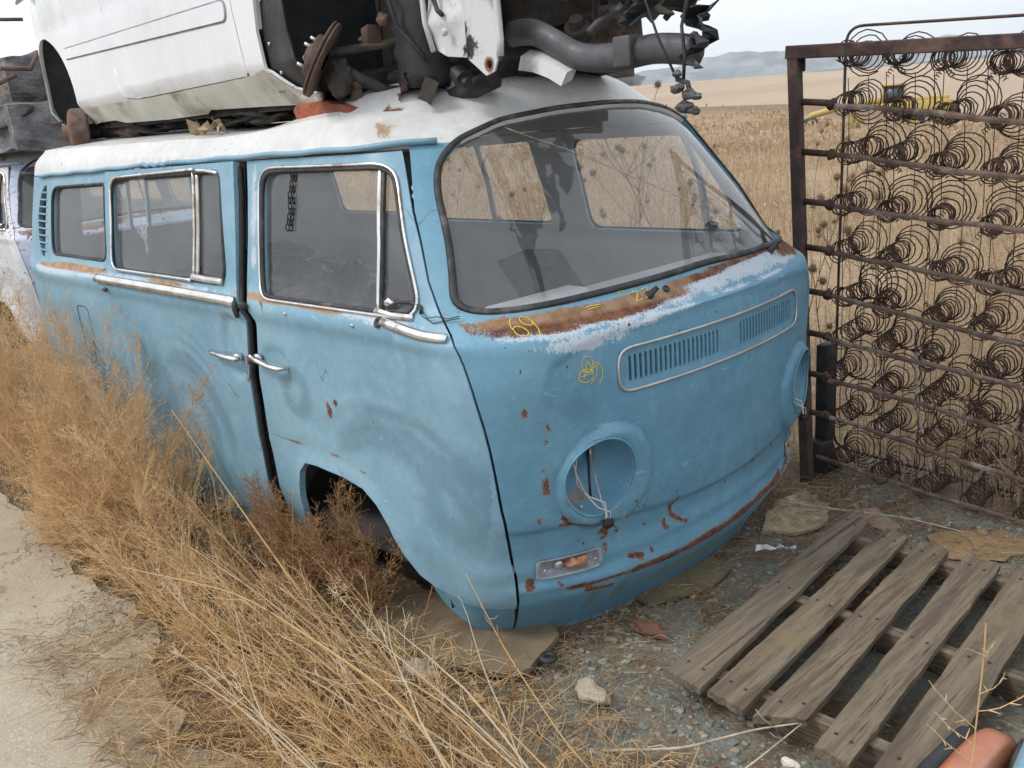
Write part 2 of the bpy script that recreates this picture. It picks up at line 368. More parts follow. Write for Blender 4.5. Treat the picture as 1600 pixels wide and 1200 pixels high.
# displacement of the pressed steel
GX=np.array([(-.70,1.06),(-.69,1.083),(-.669,1.123),(-.6,1.158),(-.476,1.174),(-.117,1.187),(0,1.188)])
def zc(y): return np.interp(-np.abs(y),GX[:,0],GX[:,1])
def disp(X,part):
    x,y,z=X.T;d=np.zeros(len(x));ay=np.abs(y)
    fr=(x>-.45)
    up=sstep(z-zc(y),-.004,.010)*sstep(z,1.218,1.196); outer=sstep(ay,.672,.70)*sstep(z,.90,1.08)
    d+=fr*(.009*np.maximum(up*(ay<.75),outer*sstep(z,1.218,1.196)))
    # bumper recess in the front apron
    zr=.61+.11*np.clip(ay/.62,0,1)**2*.45
    d-=fr*.013*sstep(zr-z,-.008,.014)*sstep(.83-ay,.0,.10)*sstep(z,.455,.50)
    zf=.440+.03*np.clip(ay/.6,0,1)**3
    d+=fr*.006*np.exp(-((z-zf)/.014)**2)*sstep(.8-ay,0,.1)
    # headlamp pods
    for s in(-1,1):
        r=np.hypot(y-s*.545,z-.79);r2=np.hypot((y-s*.515)*1.0,z-.775)
        d+=fr*.017*sstep(-r2,-.163,-.135)*sstep(r,.098,.118)
        d-=fr*.004*np.exp(-((r2-.160)/.006)**2)
    # grille bed is slightly sunk
    q=np.maximum(np.abs(y)-.47,np.abs(z-1.073)-.055); d-=fr*.004*sstep(-q,0,.01)
    # side: slightly oil-canned skin and old dents
    sd=ay>.7; n=0.0012*np.sin(x*7+z*3)+.0009*np.sin(x*13-z*9+1); d+=sd*n*sstep(1.17-z,0,.1)
    if part in('front_door','sliding_door','side'):
        for cx,cz,a,b,k in((-.62,.88,.22,.16,-.007),(-.40,.98,.10,.22,-.006),(-.95,.86,.16,.05,-.003),(-1.72,.90,.20,.17,-.012),(-2.05,.92,.08,.20,-.012),(-1.60,.70,.2,.1,-.006),(-2.9,.95,.2,.12,-.005)):
            d+=k*np.exp(-((x-cx)/a)**2-((z-cz)/b)**2)
        # ripples left by a shunt in the sliding door
        rr=np.hypot(x+1.85,(z-.70)*1.05);ang=np.arctan2(z-.70,x+1.85)
        d+=(y<0)*.0032*np.sin(rr*2*np.pi/.052)*np.exp(-((rr-.33)/.09)**2)*np.exp(-((ang-.95)/.55)**2)
        rr=np.hypot(x+.62,(z-.62));ang=np.arctan2(z-.62,x+.62)
        d+=(y<0)*.0012*np.sin(rr*2*np.pi/.07)*np.exp(-((rr-.34)/.11)**2)*np.exp(-((ang-1.6)/.7)**2)
        # door-handle scoop
        d-=(y<0)*.014*sstep(-(((x+1.37)/.075)**2+((z-1.065)/.125)**2),-1.05,-.55)
        d-=(y<0)*.010*sstep(-(((x+1.12)/.085)**2+((z-1.05)/.045)**2),-1.05,-.4)
        d-=(y<0)*.0015*np.exp(-(pdist(np.stack([x,z],1),[(-1.255,.768),(-1.126,.768),(-.893,.776),(-.729,.748),(-.655,.722)])/.004)**2)
    if part=='front_door':
        # flare over the wheel arch
        da=pdist(np.stack([x,z],1),ARCH); d+=.010*np.exp(-(da/.03)**2)
    return d
ARCH=[(-.455,.40),(-.50,.455),(-.552,.51),(-.60,.59),(-.65,.65),(-.71,.69),(-.81,.708),(-.95,.715),(-1.02,.71),(-1.065,.67),(-1.086,.616),(-1.10,.50),(-1.105,.40)]
# rust and primer, each with a shape of its own: (list of blobs, list of strokes)
def wobble(a,b,n,amp,seed):
    r=np.random.default_rng(seed);t=np.linspace(0,1,n);P=np.array(a)[None]*(1-t)[:,None]+np.array(b)[None]*t[:,None];P[1:-1]+=r.normal(0,amp,(n-2,2));return [tuple(p) for p in P]
F_RUST=[(-.66,1.226,.13,.020),(-.45,1.230,.17,.018),(-.25,1.240,.12,.014),(-.70,1.238,.13,.016),(-.52,1.238,.16,.019),(-.32,1.248,.16,.013),(-.1,1.262,.16,.008),(.12,1.272,.16,.007),(.36,1.272,.18,.008),(.60,1.248,.14,.02),(.66,1.24,.1,.02)]
F_PRIM=[(-.66,1.205,.10,.010),(-.05,1.238,.10,.020),(.22,1.245,.18,.022),(.45,1.240,.14,.018),(-.56,1.172,.12,.016),(-.62,1.215,.14,.012),(-.42,1.218,.16,.014),(-.22,1.235,.10,.022),(-.12,1.24,.09,.012),(.14,1.25,.16,.018),(.32,1.252,.14,.018),(.52,1.235,.14,.016),(-.57,1.178,.09,.010),(-.44,1.188,.12,.009),(-.26,1.196,.10,.005),(.05,1.205,.12,.004),(.3,1.205,.1,.004)]
F_STR=[([(-.62,.452),(-.517,.448),(-.40,.442)],.004),([(-.40,.442),(-.245,.437),(.012,.441),(.1,.445)],.0085),([(.1,.445),(.25,.452),(.437,.458)],.008),([(.437,.458),(.6,.49)],.003),
 ([(-.60,.66),(-.55,.645),(-.49,.632)],.001),([(.40,.455),(.45,.475)],.006),
 ([(-.70,.81),(-.695,.775)],.007),([(-.70,.86),(-.703,.84)],.003),([(-.695,.93),(-.70,.92)],.003),([(-.74,1.02),(-.742,1.005)],.004),([(-.69,.97),(-.688,.955)],.003),([(-.715,.70),(-.712,.69)],.002),
 ([(-.66,.668),(-.63,.66),(-.60,.66)],.004),([(-.655,.69),(-.63,.665)],.003),([(-.505,.62),(-.50,.585),(-.515,.575)],.004),([(-.53,.60),(-.50,.60)],.004),([(-.505,.555),(-.503,.53)],.004),([(-.72,.492),(-.718,.477)],.008),([(-.65,.48),(-.64,.47)],.002),
 ([(-.26,.60),(-.25,.57),(-.225,.552),(-.20,.535),(-.18,.525)],.005),([(-.235,.625),(-.25,.59)],.0035),([(-.28,.56),(-.275,.535),(-.265,.53)],.005),([(.14,.61),(.15,.585)],.003),([(.20,.625),(.21,.60)],.004),([(.18,.60),(.20,.595)],.002),([(.35,.63),(.36,.60)],.003),([(.55,.60),(.54,.57)],.004),([(.02,.59),(.03,.58)],.002),
 ([(-.56,.43),(-.50,.415),(-.47,.41)],.005),([(-.34,.49),(-.33,.475)],.003),([(-.42,.49),(-.37,.475)],.005),([(-.363,.70),(-.37,.66),(-.40,.625),(-.45,.61)],.0015),([(-.69,.56),(-.69,.545)],.002)]
F_STAIN=[(-.515,.38,.022,.055),(-.42,.38,.018,.06),(-.05,.36,.3,.03)]
S_RUST=[(-.80,.952,.012,.012),(-.838,.918,.012,.022),(-.845,.94,.008,.01),(-1.285,1.03,.012,.02),(-1.3,.98,.008,.04)]
S_STR=[([(-1.255,.768),(-1.126,.768),(-.893,.776),(-.729,.748),(-.655,.722)],.0006),([(-.55,.85),(-.552,.80)],.0015),([(-.30,.70),(-.29,.695)],.0015),([(-.62,.93),(-.625,.88)],.0008),([(-1.15,1.235),(-1.14,1.20)],.004),([(-1.11,1.17),(-1.105,1.16)],.002),([(-.65,.415),(-.46,.42),(-.39,.398),(-.27,.39),(-.20,.392)],.002)]
S_OCH=[(-1.0,1.253,.27,.013),(-.80,1.250,.09,.014),(-2.75,1.255,.30,.014),(-3.0,1.25,.2,.012),(-1.85,1.245,.16,.008)]
S_PRIM=[(-.60,1.245,.14,.016),(-.50,1.235,.12,.012),(-1.24,1.5,.014,.07),(-1.235,1.38,.015,.035),(-1.9,1.245,.5,.012),(-3.0,1.232,.3,.02),(-1.25,1.6,.012,.05),(-2.6,1.235,.2,.012)]
R_RUST=[(-1.95,1.686,.10,.008),(-1.0,1.701,.10,.006),(-.64,1.740,.014,.012),(-.67,1.752,.014,.01)]
def blobs(P,L_,soft=1.0):
    v=np.full(len(P),-1.5)
    for a,b,ra,rb in L_: v=np.maximum(v,1-((P[:,0]-a)/ra)**2*.8-((P[:,1]-b)/rb)**2*.8)
    return v
def strokes(P,L_):
    v=np.full(len(P),-1.5)
    for ln,w in L_: v=np.maximum(v,(w*1.3+.001-pdist(P,ln))/.010+.15)
    return v
def paint_attrs(X):
    x,y,z=X.T;fr=x>-.30;n=len(x)
    Pf=np.stack([y,z],1);Ps=np.stack([x,z],1);right=y<0
    rust=np.full(n,-1.5);prim=rust.copy();och=np.zeros(n);stain=np.full(n,-1.)
    f=np.maximum(blobs(Pf,F_RUST),strokes(Pf,F_STR));rust=np.where(fr,f,rust);prim=np.where(fr,blobs(Pf,F_PRIM),prim);stain=np.where(fr,blobs(Pf,F_STAIN),stain)
    s=np.maximum(blobs(Ps,S_RUST),strokes(Ps,S_STR));o=blobs(Ps,S_OCH)
    sd=(~fr)&right|((y<-.81)&right)
    rust=np.where(sd,np.maximum(rust*0+-1.5,np.maximum(s,o+.25)),rust);och=np.where(sd&(o+.25>s),1,och);prim=np.where(sd,blobs(Ps,S_PRIM),prim)
    och=np.where(fr&(z>1.235)&(y<-.1)&~sd,.55,och)
    ro=(z>1.688);rust=np.where(ro&right,np.maximum(np.where(z>1.73,rust,-1.5),blobs(Ps,R_RUST)+.2),np.where(ro,-1.5,rust))
    rub=np.full(n,-1.)
    for cx,cz,r0,w_,a0,a1 in ((-.55,.55,.36,.06,.5,2.3),(-.60,.60,.27,.05,.3,2.2),(-.50,.50,.46,.04,.9,2.0),(-1.85,.62,.33,.07,.2,1.7),(-1.85,.62,.22,.05,.2,1.6),(-.28,.75,.10,.10,-3,3),(-2.05,.80,.10,.10,-3,3),(-1.02,.95,.06,.05,-3,3)):
        rr=np.hypot(x-cx,z-cz);an=np.arctan2(z-cz,x-cx);rub=np.maximum(rub,np.where(sd&(y<0),1.1-np.abs(rr-r0)/w_-np.clip(np.maximum(a0-an,an-a1),0,9)*3,-1))
    rub=np.where(fr&~sd,np.maximum(-1,.9-np.hypot((y+.62)/.16,(z-1.0)/.16)),rub)
    return dict(rub=rub,rust=np.clip(rust,-1.5,1),primer=np.clip(prim,-1.5,1),ochre=och,stain=stain)
def shell(name,poly,holes,mat,parent,res=.02,step=None,off=0.0,thick=.012,part=None,attrs=True,split=40,lift=None):
    V2,F=cdt2(poly,holes,res,step or res*.8)
    u,z=V2.T;X=SU(u,z);N=NU(u,z);dd=disp(X,part or name) if attrs else 0*u
    if lift is not None: dd=dd+lift(X)
    P=X+N*(dd+off)[:,None]
    # orient outwards
    a,b,c=P[F[:,0]],P[F[:,1]],P[F[:,2]];fn=np.cross(b-a,c-a);flip=(fn*N[F[:,0]]).sum(1)<0;F=F.copy();F[flip]=F[flip][:,::-1]
    return mk(name,P,F,[mat,M['inner']] if thick else mat,parent,attrs=paint_attrs(X) if attrs else None,solid=thick,split=split if thick else 0)
def onsurf(pts,off=0,part=None,close=False,step=.02):
    """(u,z) polyline -> 3D points on the panel"""
    P=np.array(dens(pts,step,close));X=SU(P[:,0],P[:,1]);N=NU(P[:,0],P[:,1]);d=disp(X,part) if part else 0
    return X+N*(np.asarray(d)+off)[:,None] if part else X+N*off, N
def chk(P,it=1):
    for _ in range(it):
        P=np.array(P,float);Q=np.roll(P,-1,0);P=np.stack([P*.75+Q*.25,P*.25+Q*.75],1).reshape(-1,2)
    return [tuple(p) for p in P]
def resamp(P,N,step):
    D=np.linalg.norm(np.roll(P,-1,0)-P,axis=1);c=np.concatenate([[0],np.cumsum(D)]);n=max(12,int(c[-1]/step));t=np.arange(n)*c[-1]/n
    P2=np.concatenate([P,P[:1]]);N2=np.concatenate([N,N[:1]])
    P=np.stack([np.interp(t,c,P2[:,k]) for k in range(3)],1);N=np.stack([np.interp(t,c,N2[:,k]) for k in range(3)],1)
    for _ in range(2): P=P*.5+.25*(np.roll(P,1,0)+np.roll(P,-1,0))
    return P,N/np.linalg.norm(N,axis=1)[:,None]
def band(name,poly,width,h,mat,parent,off=0.0,part=None,grow=0,crn=6):
    """a raised rubber or metal strip following a closed loop on the surface"""
    P,N=onsurf(chk(poly),off,part,True,.02); P,N=resamp(P,N,.018); b=MB(); b.tube(P,width/2,crn,closed=True,flat=h/width,up=N); return b.build(name,mat,parent)
van=empty('passenger_van',(-2.0,0,.30),0,'faded light blue passenger van with white roof and empty headlamp buckets, nearest the camera','van')
VAN_INV=Matrix.Translation((-2.0,0,.30)).inverted()
def fin(o,top=None):
    """meshes are written in world metres: keep them there under the van's root"""
    return o
def ztop(x): return float(np.interp(x,[-3.3,-2.3,-1.3,-.55],[1.648,1.672,1.692,1.700]))
def sag(V):
    V=V.copy();k=sstep(-V[:,0],.8,1.8)*np.clip((V[:,2]-1.70)/.10,0,1.5);V[:,2]-=.035*k;return V
WS=[(0,1.790),(-.20,1.784),(-.39,1.763),(-.553,1.716),(-.63,1.662),(-.675,1.59),(-.762,1.355),(-.792,1.285),(-.765,1.256),(-.692,1.254),(-.361,1.267),(0,1.280)]
WSfull=WS+[(-y,z) for y,z in WS[1:-1][::-1]]
def inset(poly,d):
    P=np.array(poly,float);a=np.roll(P,1,0);b=np.roll(P,-1,0);t=b-a;t/=np.linalg.norm(t,axis=1)[:,None];n=np.stack([-t[:,1],t[:,0]],1)
    area=.5*np.sum(P[:,0]*b[:,1]-b[:,0]*P[:,1]); return [tuple(q) for q in P+n*(d if area>0 else -d)]
ws_u=frontpoly(dens(chk(chk(dens(WSfull,.12))),.03))
ws_hole=inset(ws_u,.020); ws_mid=inset(ws_u,.013)
SEAM=[(-.560,1.700),(-.463,1.528),(-.363,1.349),(-.306,1.271),(-.245,1.225),(-.205,1.165),(-.180,1.08),(-.163,.977),(-.152,.85),(-.150,.734),(-.158,.567),(-.185,.405),(-.272,.232)]
# --- front panel with windscreen, headlamp, grille and indicator openings
seamR=sidepoly(SEAM,-1);seamL=sidepoly(SEAM,1)
bot=[(uy(y,z),z) for y,z in ((-.60,.234),(-.54,.236),(-.46,.240),(-.38,.250),(-.30,.246),(-.22,.262),(-.1,.258),(0,.262),(.12,.250),(.22,.256),(.34,.246),(.42,.252),(.47,.262),(.55,.262),(.60,.27))]
fpoly=seamR+bot+seamL[::-1]
circ=lambda cy,cz,r,n=40:[(cy+r*math.cos(i*2*math.pi/n),cz+r*math.sin(i*2*math.pi/n)) for i in range(n)]
HL=[circ(s*.545,.79,.112) for s in(-1,1)]
slots=[]
for k in range(20): slots.append(-.432+k*.0193)
for k in range(20): slots.append(.063+k*.0193)
capsule=lambda y,z0,z1,w:[(y+w*math.cos(t),z0+w*math.sin(t)) for t in np.linspace(math.pi,2*math.pi,5)]+[(y+w*math.cos(t),z1+w*math.sin(t)) for t in np.linspace(0,math.pi,5)]
slotp=[capsule(y,1.042,1.106,.0048) for y in slots]
IND=[rnd([(s*-.705,.497),(s*-.525,.497),(s*-.525,.555),(s*-.705,.555)],.012,3) for s in (1,-1)]
front=shell('front_panel',fpoly,[ws_hole]+[frontpoly(h) for h in HL]+[frontpoly(s) for s in slotp]+[frontpoly(i) for i in IND],M['front'],van,res=.0115,step=.012,thick=.009,part='front')
# hidden structure behind the grille
b=MB();b.box((-.06,-.0,1.075),(.05,.98,.13));b.build('grille_cavity',M['dark'],front,smooth=False)
band('grille_trim',frontpoly(rnd([(-.478,1.012),(.478,1.012),(.478,1.134),(-.478,1.134)],.035,5)),.009,.007,M['alu'],front,.003,'front')
# headlamp buckets
for s,h in zip((-1,1),HL):
    P,N=onsurf(frontpoly(h),-.002,'front',True,.02); c=P.mean(0);ax=np.array([1,s*.16,.04]);ax/=np.linalg.norm(ax)
    rings=[(1,0),(.985,-.012),(.95,-.035),(.86,-.065),(.70,-.088),(.45,-.102),(.0,-.106)];V=[];F=[];n=len(P)
    for k,(f,d) in enumerate(rings):
        fl=np.clip(k/3,0,1); flat=P-np.outer((P-c)@ax,ax)*fl; V.append(c+(flat-c)*f+ax*d)
    for k in range(len(rings)-1):
        for j in range(n): F.append((k*n+j,k*n+(j+1)%n,(k+1)*n+(j+1)%n,(k+1)*n+j))
    V=np.concatenate(V); r=np.hypot(V[:,1]-c[1],V[:,2]-c[2]); at=dict(rust=np.where(V[:,0]<c[0]-.03,.45-((V[:,1]-c[1]+.01)/.06)**2-((V[:,2]-c[2]+.075)/.03)**2,-1.5),primer=np.full(len(V),-1.5),ochre=np.full(len(V),.8),stain=np.full(len(V),-1.))
    bu=mk('headlamp_bucket',V,F,[M['front']],front,attrs=at,solid=.004)
    b=MB();P2=P+(c-P)*.0+ax*.004; b.tube(P2,.0035,6,closed=True); P3=c+(P-c)*1.28; P3[:,0]=SU([uy(y,z) for _,y,z in P3],P3[:,2])[:,0]+.016; b.build('bucket_rim',M['front'],bu)
    b=MB(); q=lambda dx,dy,dz:c+np.array([dx,dy,dz])
    b.tube([q(-.06,-.055,.055),q(-.05,-.05,.03),q(-.05,-.045,-.02),q(-.03,-.02,-.06),q(.0,.01,-.08),q(.012,.0,-.11),q(.014,.004,-.125)],.0022,5)
    b.tube([q(-.06,-.055,.055),q(-.055,-.035,.06),q(-.05,-.05,.02),q(-.035,-.03,-.05),q(.0,-.02,-.085),q(.016,.012,-.105),q(.018,.008,-.13)],.0020,5)
    b.tube([q(-.09,.045,.07),q(-.02,.02,-.09),q(.012,.0,-.10),q(.016,-.01,-.12)],.002,5); b.build('loose_wire',M['wirew'],bu)
    b=MB(); b.tube([q(-.07,.03,.065),q(-.055,.012,.03),q(-.045,.0,-.02),q(-.03,-.015,-.07)],.004,6);b.box(q(.016,.0,-.135),(.018,.028,.022));b.lump(q(-.07,.028,.066),(.008,.008,.01),.1);b.build('black_connector',M['dark'],bu)
    b=MB(); b.box(q(-.08,.05,.035),(.01,.02,.04));b.lathe([(0,.004),(.005,.004),(.005,0)],8,axisM(q(-.05,-.035,-.09),(1,0,0))); b.build('bracket',M['alu'],bu)
# indicator housings without lenses
for s,h in zip((-1,1),IND):
    P,N=onsurf(frontpoly(h),.003,'front',True,.012);c=P.mean(0)
    rings=[(1.06,.001),(1.05,.006),(.94,.006),(.92,-.003),(.88,-.014),(.5,-.016),(0,-.016)];V=[];F=[];n=len(P);Nm=N.mean(0);Nm/=np.linalg.norm(Nm)
    for f,d in rings: V.append(c+(P-c)*f+Nm*d)
    for k in range(len(rings)-1):
        for j in range(n): F.append((k*n+j,k*n+(j+1)%n,(k+1)*n+(j+1)%n,(k+1)*n+j))
    hs=mk('indicator_housing',np.concatenate(V),F,M['plastic'],front)
    t=np.cross([0,0,1],Nm);t/=np.linalg.norm(t)
    if s<0:t=t
    b=MB();b.lathe([(.0,.012),(.012,.012),(.014,.008),(.014,0)],14,axisM(c-t*.03-Nm*.014,Nm));b.build('bulb_socket',M['alu'],hs)
    b=MB();b.lump(c+t*.012-Nm*.004,(.022,.024,.017),.25,3,s);b.box(c+t*.04-Nm*.006,(.02,.03,.03),np.array([Nm,t,(0,0,1)]).T);b.build('broken_lens',M['amber'],hs)
    b=MB();[b.lathe([(0,.003),(.004,.003),(.0045,0)],8,axisM(c+t*k+Nm*.006,Nm)) for k in(-.078,.078)];b.build('screw',M['alu'],hs)
# wiper spindles and plugs
for y,z,kind in((-.295,1.247,0),(-.222,1.253,1),(.425,1.261,0),(.505,1.262,1)):
    P,N=onsurf([(uy(y,z),z),(uy(y,z)+.01,z)],0,'front');b=MB()
    if kind==0:
        d=N[0]*.8+np.array([0,.5,.1]);b.lathe([(.013,0),(.013,.008),(.009,.014),(.007,.036),(.0,.037)],12,axisM(P[0]-N[0]*.002,d));b.build('wiper_spindle',M['rubber'],front)
    else: b.lathe([(.006,-.004),(.011,-.001),(.011,.006),(.007,.007),(.006,-.002),(0,-.002)],12,axisM(P[0],N[0]));b.build('washer_plug',M['rubber'],front)
# yellow chalk: "69", a dash, "22" and a scribble
def chalk(name,lines,w=.0017):
    b=MB()
    for ln in lines:
        P,N=onsurf([(uy(y,z),z) for y,z in ln],.0016,'front',False,.006);b.tube(P,w*RNG.uniform(.75,1.15,len(P)),5,flat=.25,up=N)
    return b.build(name,M['chalk'],front)
arc=lambda cy,cz,ry,rz,a,b_,n=12:[(cy+ry*math.cos(t),cz+rz*math.sin(t)) for t in np.linspace(math.radians(a),math.radians(b_),n)]
chalk('chalk_number',[[(-.702,1.250),(-.712,1.243),(-.720,1.232)]+arc(-.708,1.220,.014,.012,160,-200,16),arc(-.677,1.241,.012,.010,0,360,12)+[(-.665,1.241),(-.667,1.222),(-.674,1.208)]])
chalk('chalk_number',[[(-.51,1.249),(-.49,1.251),(-.46,1.250)],[(-.505,1.245),(-.47,1.246)],[(-.345,1.262),(-.325,1.264),(-.328,1.255),(-.35,1.24),(-.32,1.243)],[(-.305,1.265),(-.285,1.267),(-.288,1.257),(-.31,1.243),(-.275,1.247)],[(-.39,1.268),(-.375,1.272),(-.36,1.268)]])
chalk('chalk_scribble',[arc(-.575,1.115,.018,.022,0,380,16),arc(-.582,1.085,.022,.018,60,470,16),[(-.60,1.10),(-.57,1.095),(-.545,1.11),(-.55,1.08),(-.57,1.06)],arc(-.55,1.085,.02,.03,-80,160,12),[(-.59,1.075),(-.575,1.125),(-.56,1.09),(-.60,1.085)]],.0014)
# --- windscreen
def rim_and_glass(parent,mid,hole,w,h,seal,glassm,off=.006,goff=-.012,name='window',res=.05):
    g=shell(name+'_glass',inset(hole,-.010),[],glassm,parent,res=res,step=res,off=goff,thick=0,attrs=False)
    if seal is not None: band(name+'_seal',mid,w,h,seal,parent,off)
    return g
ws=shell('windscreen',inset(ws_hole,-.01),[],M['wglass'],van,res=.045,step=.03,off=-.010,thick=0,attrs=False)
band('windscreen_seal',ws_mid,.021,.013,M['rubber'],ws,.002)
# --- roof
PX=4.3+(XR+3.0)*-1
U1=float(p2u(np.array(PX+1.0+.30)))
lo=[(ux(x,1.69,-1),ztop(x)) for x in np.linspace(-.55,-3.2,14)]
lowR=[(-U1,1.645),(-(U1-.6),1.645)]+lo[::-1]+[(uy(-.60,1.700),1.700)]
lowL=[(-a,b) for a,b in lowR[::-1]]
rp=lowR+[(-.3,1.70),(.3,1.70)]+lowL+[(U1,1.80),(-U1,1.80)]
V2,F=cdt2(rp,[ws_hole],.03,.02); X=SU(*V2.T);N=NU(*V2.T)
a,b_,c=X[F[:,0]],X[F[:,1]],X[F[:,2]];flip=(np.cross(b_-a,c-a)*N[F[:,0]]).sum(1)<0;F[flip]=F[flip][:,::-1];at=paint_attrs(X)
nb=len(X);NU_=260;uu=np.linspace(-U1,U1,NU_);Q=SU(uu,np.full(NU_,1.80));sp=np.stack([np.clip(Q[:,0],-3.0,-1.0),0*uu,0*uu],1);VV=[];FF=[]
for k in range(22):
    t=k/21;P=Q*(1-t)+sp*t;P[:,2]=1.80+(.058+.044*sstep(P[:,0],-1.5,-.7))*(1-(1-t)**(2.9+2.6*sstep(P[:,0],-1.6,-.9)));VV.append(P)
for k in range(21):
    for j in range(NU_-1): FF.append((k*NU_+j,k*NU_+j+1,(k+1)*NU_+j+1)); FF.append((k*NU_+j,(k+1)*NU_+j+1,(k+1)*NU_+j))
    FF.append((k*NU_+NU_-1,k*NU_,(k+1)*NU_));FF.append((k*NU_+NU_-1,(k+1)*NU_,(k+1)*NU_+NU_-1))
VV=np.concatenate(VV);FF=np.array(FF);nr=VV[:,:1]*0
V=np.concatenate([X,VV]);V=sag(V)
V[:,2]+=(V[:,2]>1.74)*.004*np.array([mnoise.noise(Vector((p[0]*3,p[1]*3,0))) for p in V])
# local crush where the car sits
V[:,2]-=.022*np.exp(-((V[:,0]+1.35)/.35)**2-((V[:,1]+.45)/.3)**2)
F=np.concatenate([F,FF+nb]);e=np.concatenate
at2=dict(rub=np.full(len(VV),-1.),rust=np.full(len(VV),-1.5),primer=np.full(len(VV),-1.5),ochre=np.zeros(len(VV)),stain=np.full(len(VV),-1.))
p=VV;at2['rust']=np.maximum(blobs(p[:,:2],[(-.70,-.60,.03,.03),(-1.12,-.62,.05,.012)]),-1.5)
bm=mk('roof',V,F,[M['roof'],M['headliner']],van,attrs={k:e([at[k],at2[k]]) for k in at},solid=.012,split=50);roof=bm
me=roof.data;bb=bmesh.new();bb.from_mesh(me);bmesh.ops.remove_doubles(bb,verts=bb.verts,dist=.0015);bmesh.ops.recalc_face_normals(bb,faces=bb.faces)
up=sum(f.normal.z*f.calc_area() for f in bb.faces)
if up<0: bmesh.ops.reverse_faces(bb,faces=bb.faces)
bb.to_mesh(me);bb.free()
# rain gutters
for s in(-1,1):
    pts=[(ux(x,1.69,s),ztop(x)) for x in np.linspace(-.50,-3.3,40)];P,N=onsurf(pts,.010,None,False,.05)
    P[:,2]+=.002*np.sin(np.arange(len(P))*.7)
    if s<0: P[:,2]+=np.where(np.abs(P[:,0]+1.95)<.12,.005*np.sin(P[:,0]*90),0); 
    b=MB();b.tube(P,np.full(len(P),.0085),8,flat=1.1,up=N);g=b.build('rain_gutter',M['paint'],van,attrs=None)
    X=np.array([v.co[:] for v in g.data.vertices]);aa=dict(rust=np.where(s<0,np.maximum(blobs(X[:,[0,2]],[(-1.95,1.685,.13,.03),(-1.0,1.70,.16,.03),(-.8,1.70,.10,.03),(-1.4,1.69,.2,.02)])-1.0,-1.5),-1.5),primer=np.full(len(X),-1.4),ochre=np.zeros(len(X)),stain=np.full(len(X),-1.))
    for k,v in aa.items(): at_=g.data.attributes.new(k,'FLOAT','POINT');at_.data.foreach_set('value',v.astype(np.float32))
# --- side windows
W_FR=rnd([(-1.222,1.660),(-1.188,1.242),(-.350,1.248),(-.560,1.662)],[.07,.075,.075,.07])
W_SL=rnd([(-2.372,1.640),(-2.335,1.258),(-1.372,1.258),(-1.428,1.664)],[.05,.06,.05,.05])
W_Q=rnd([(-3.100,1.612),(-3.085,1.285),(-2.418,1.283),(-2.455,1.628)],[.07,.07,.04,.03])
def win(parent,poly,side,chrome=True,name='window'):
    u=sidepoly(dens(poly,.04),side);hole=inset(u,.016)
    g=shell(name+'_glass',inset(hole,-.006),[],M['glass'],parent,res=.06,step=.05,off=-.016,thick=0,attrs=False)
    if chrome: band(name+'_chrome_trim',inset(u,.004),.010,.008,M['chrome'],g,.004)
    band(name+'_rubber_seal',inset(u,.014),.014,.014,M['rubber'],g,-.003)
    return hole,g
def door_front(side,detail=True):
    seam=[(x-.006,z) for x,z in SEAM[:-2]]+[(-.192,.402)]
    bottom=[(-.277,.403),(-.399,.412),(-.44,.425)]
    poly=[(x,z) for x,z in seam]+bottom+ARCH[1:]+[(-1.252,.40),(-1.250,.75),(-1.238,.97),(-1.228,1.20),(-1.262,1.26),(-1.275,1.46),(-1.285,1.58),(-1.300,ztop(-1.3)-.012)]
    poly[0]=(-.566,ztop(-.56)-.012)
    u=sidepoly(poly,side);wh=inset(sidepoly(dens(W_FR,.04),side),.016)
    d=shell('front_door',u,[wh],M['paint'],van,res=.016,step=.016,thick=.022,part='front_door')
    win(d,W_FR,side)
    return d
fd=door_front(-1)
fdL=None
# quarter light: divider, triangular frame, swivel catch
def stripe(parent,name,pts,w,h,mat,side,off):
    P,N=onsurf([(ux(x,z,side),z) for x,z in pts],off,None,False,.03);b=MB();b.tube(P,w/2,6,flat=h/w,up=N);return b.build(name,mat,parent)
stripe(fd,'quarter_light_bar',[(-.604,1.655),(-.565,1.45),(-.548,1.262)],.016,.012,M['chrome'],-1,-.006)
stripe(fd,'quarter_light_rubber',[(-.590,1.652),(-.552,1.45),(-.534,1.262)],.010,.014,M['rubber'],-1,-.010)
stripe(fd,'quarter_light_sill',[(-.55,1.262),(-.47,1.256),(-.385,1.258)],.022,.018,M['chrome'],-1,.002)
b=MB();P,N=onsurf([(ux(-.50,1.285,-1),1.285),(ux(-.47,1.285,-1),1.285)],0);b.lump(P[0],(.022,.010,.016),.2,2,3);b.build('swivel_catch',M['chrome'],fd)
stripe(fd,'vent_ring_rubber',[(-.50,1.275),(-.46,1.292),(-.41,1.296),(-.37,1.286),(-.362,1.268)],.010,.010,M['rubber'],-1,.004)
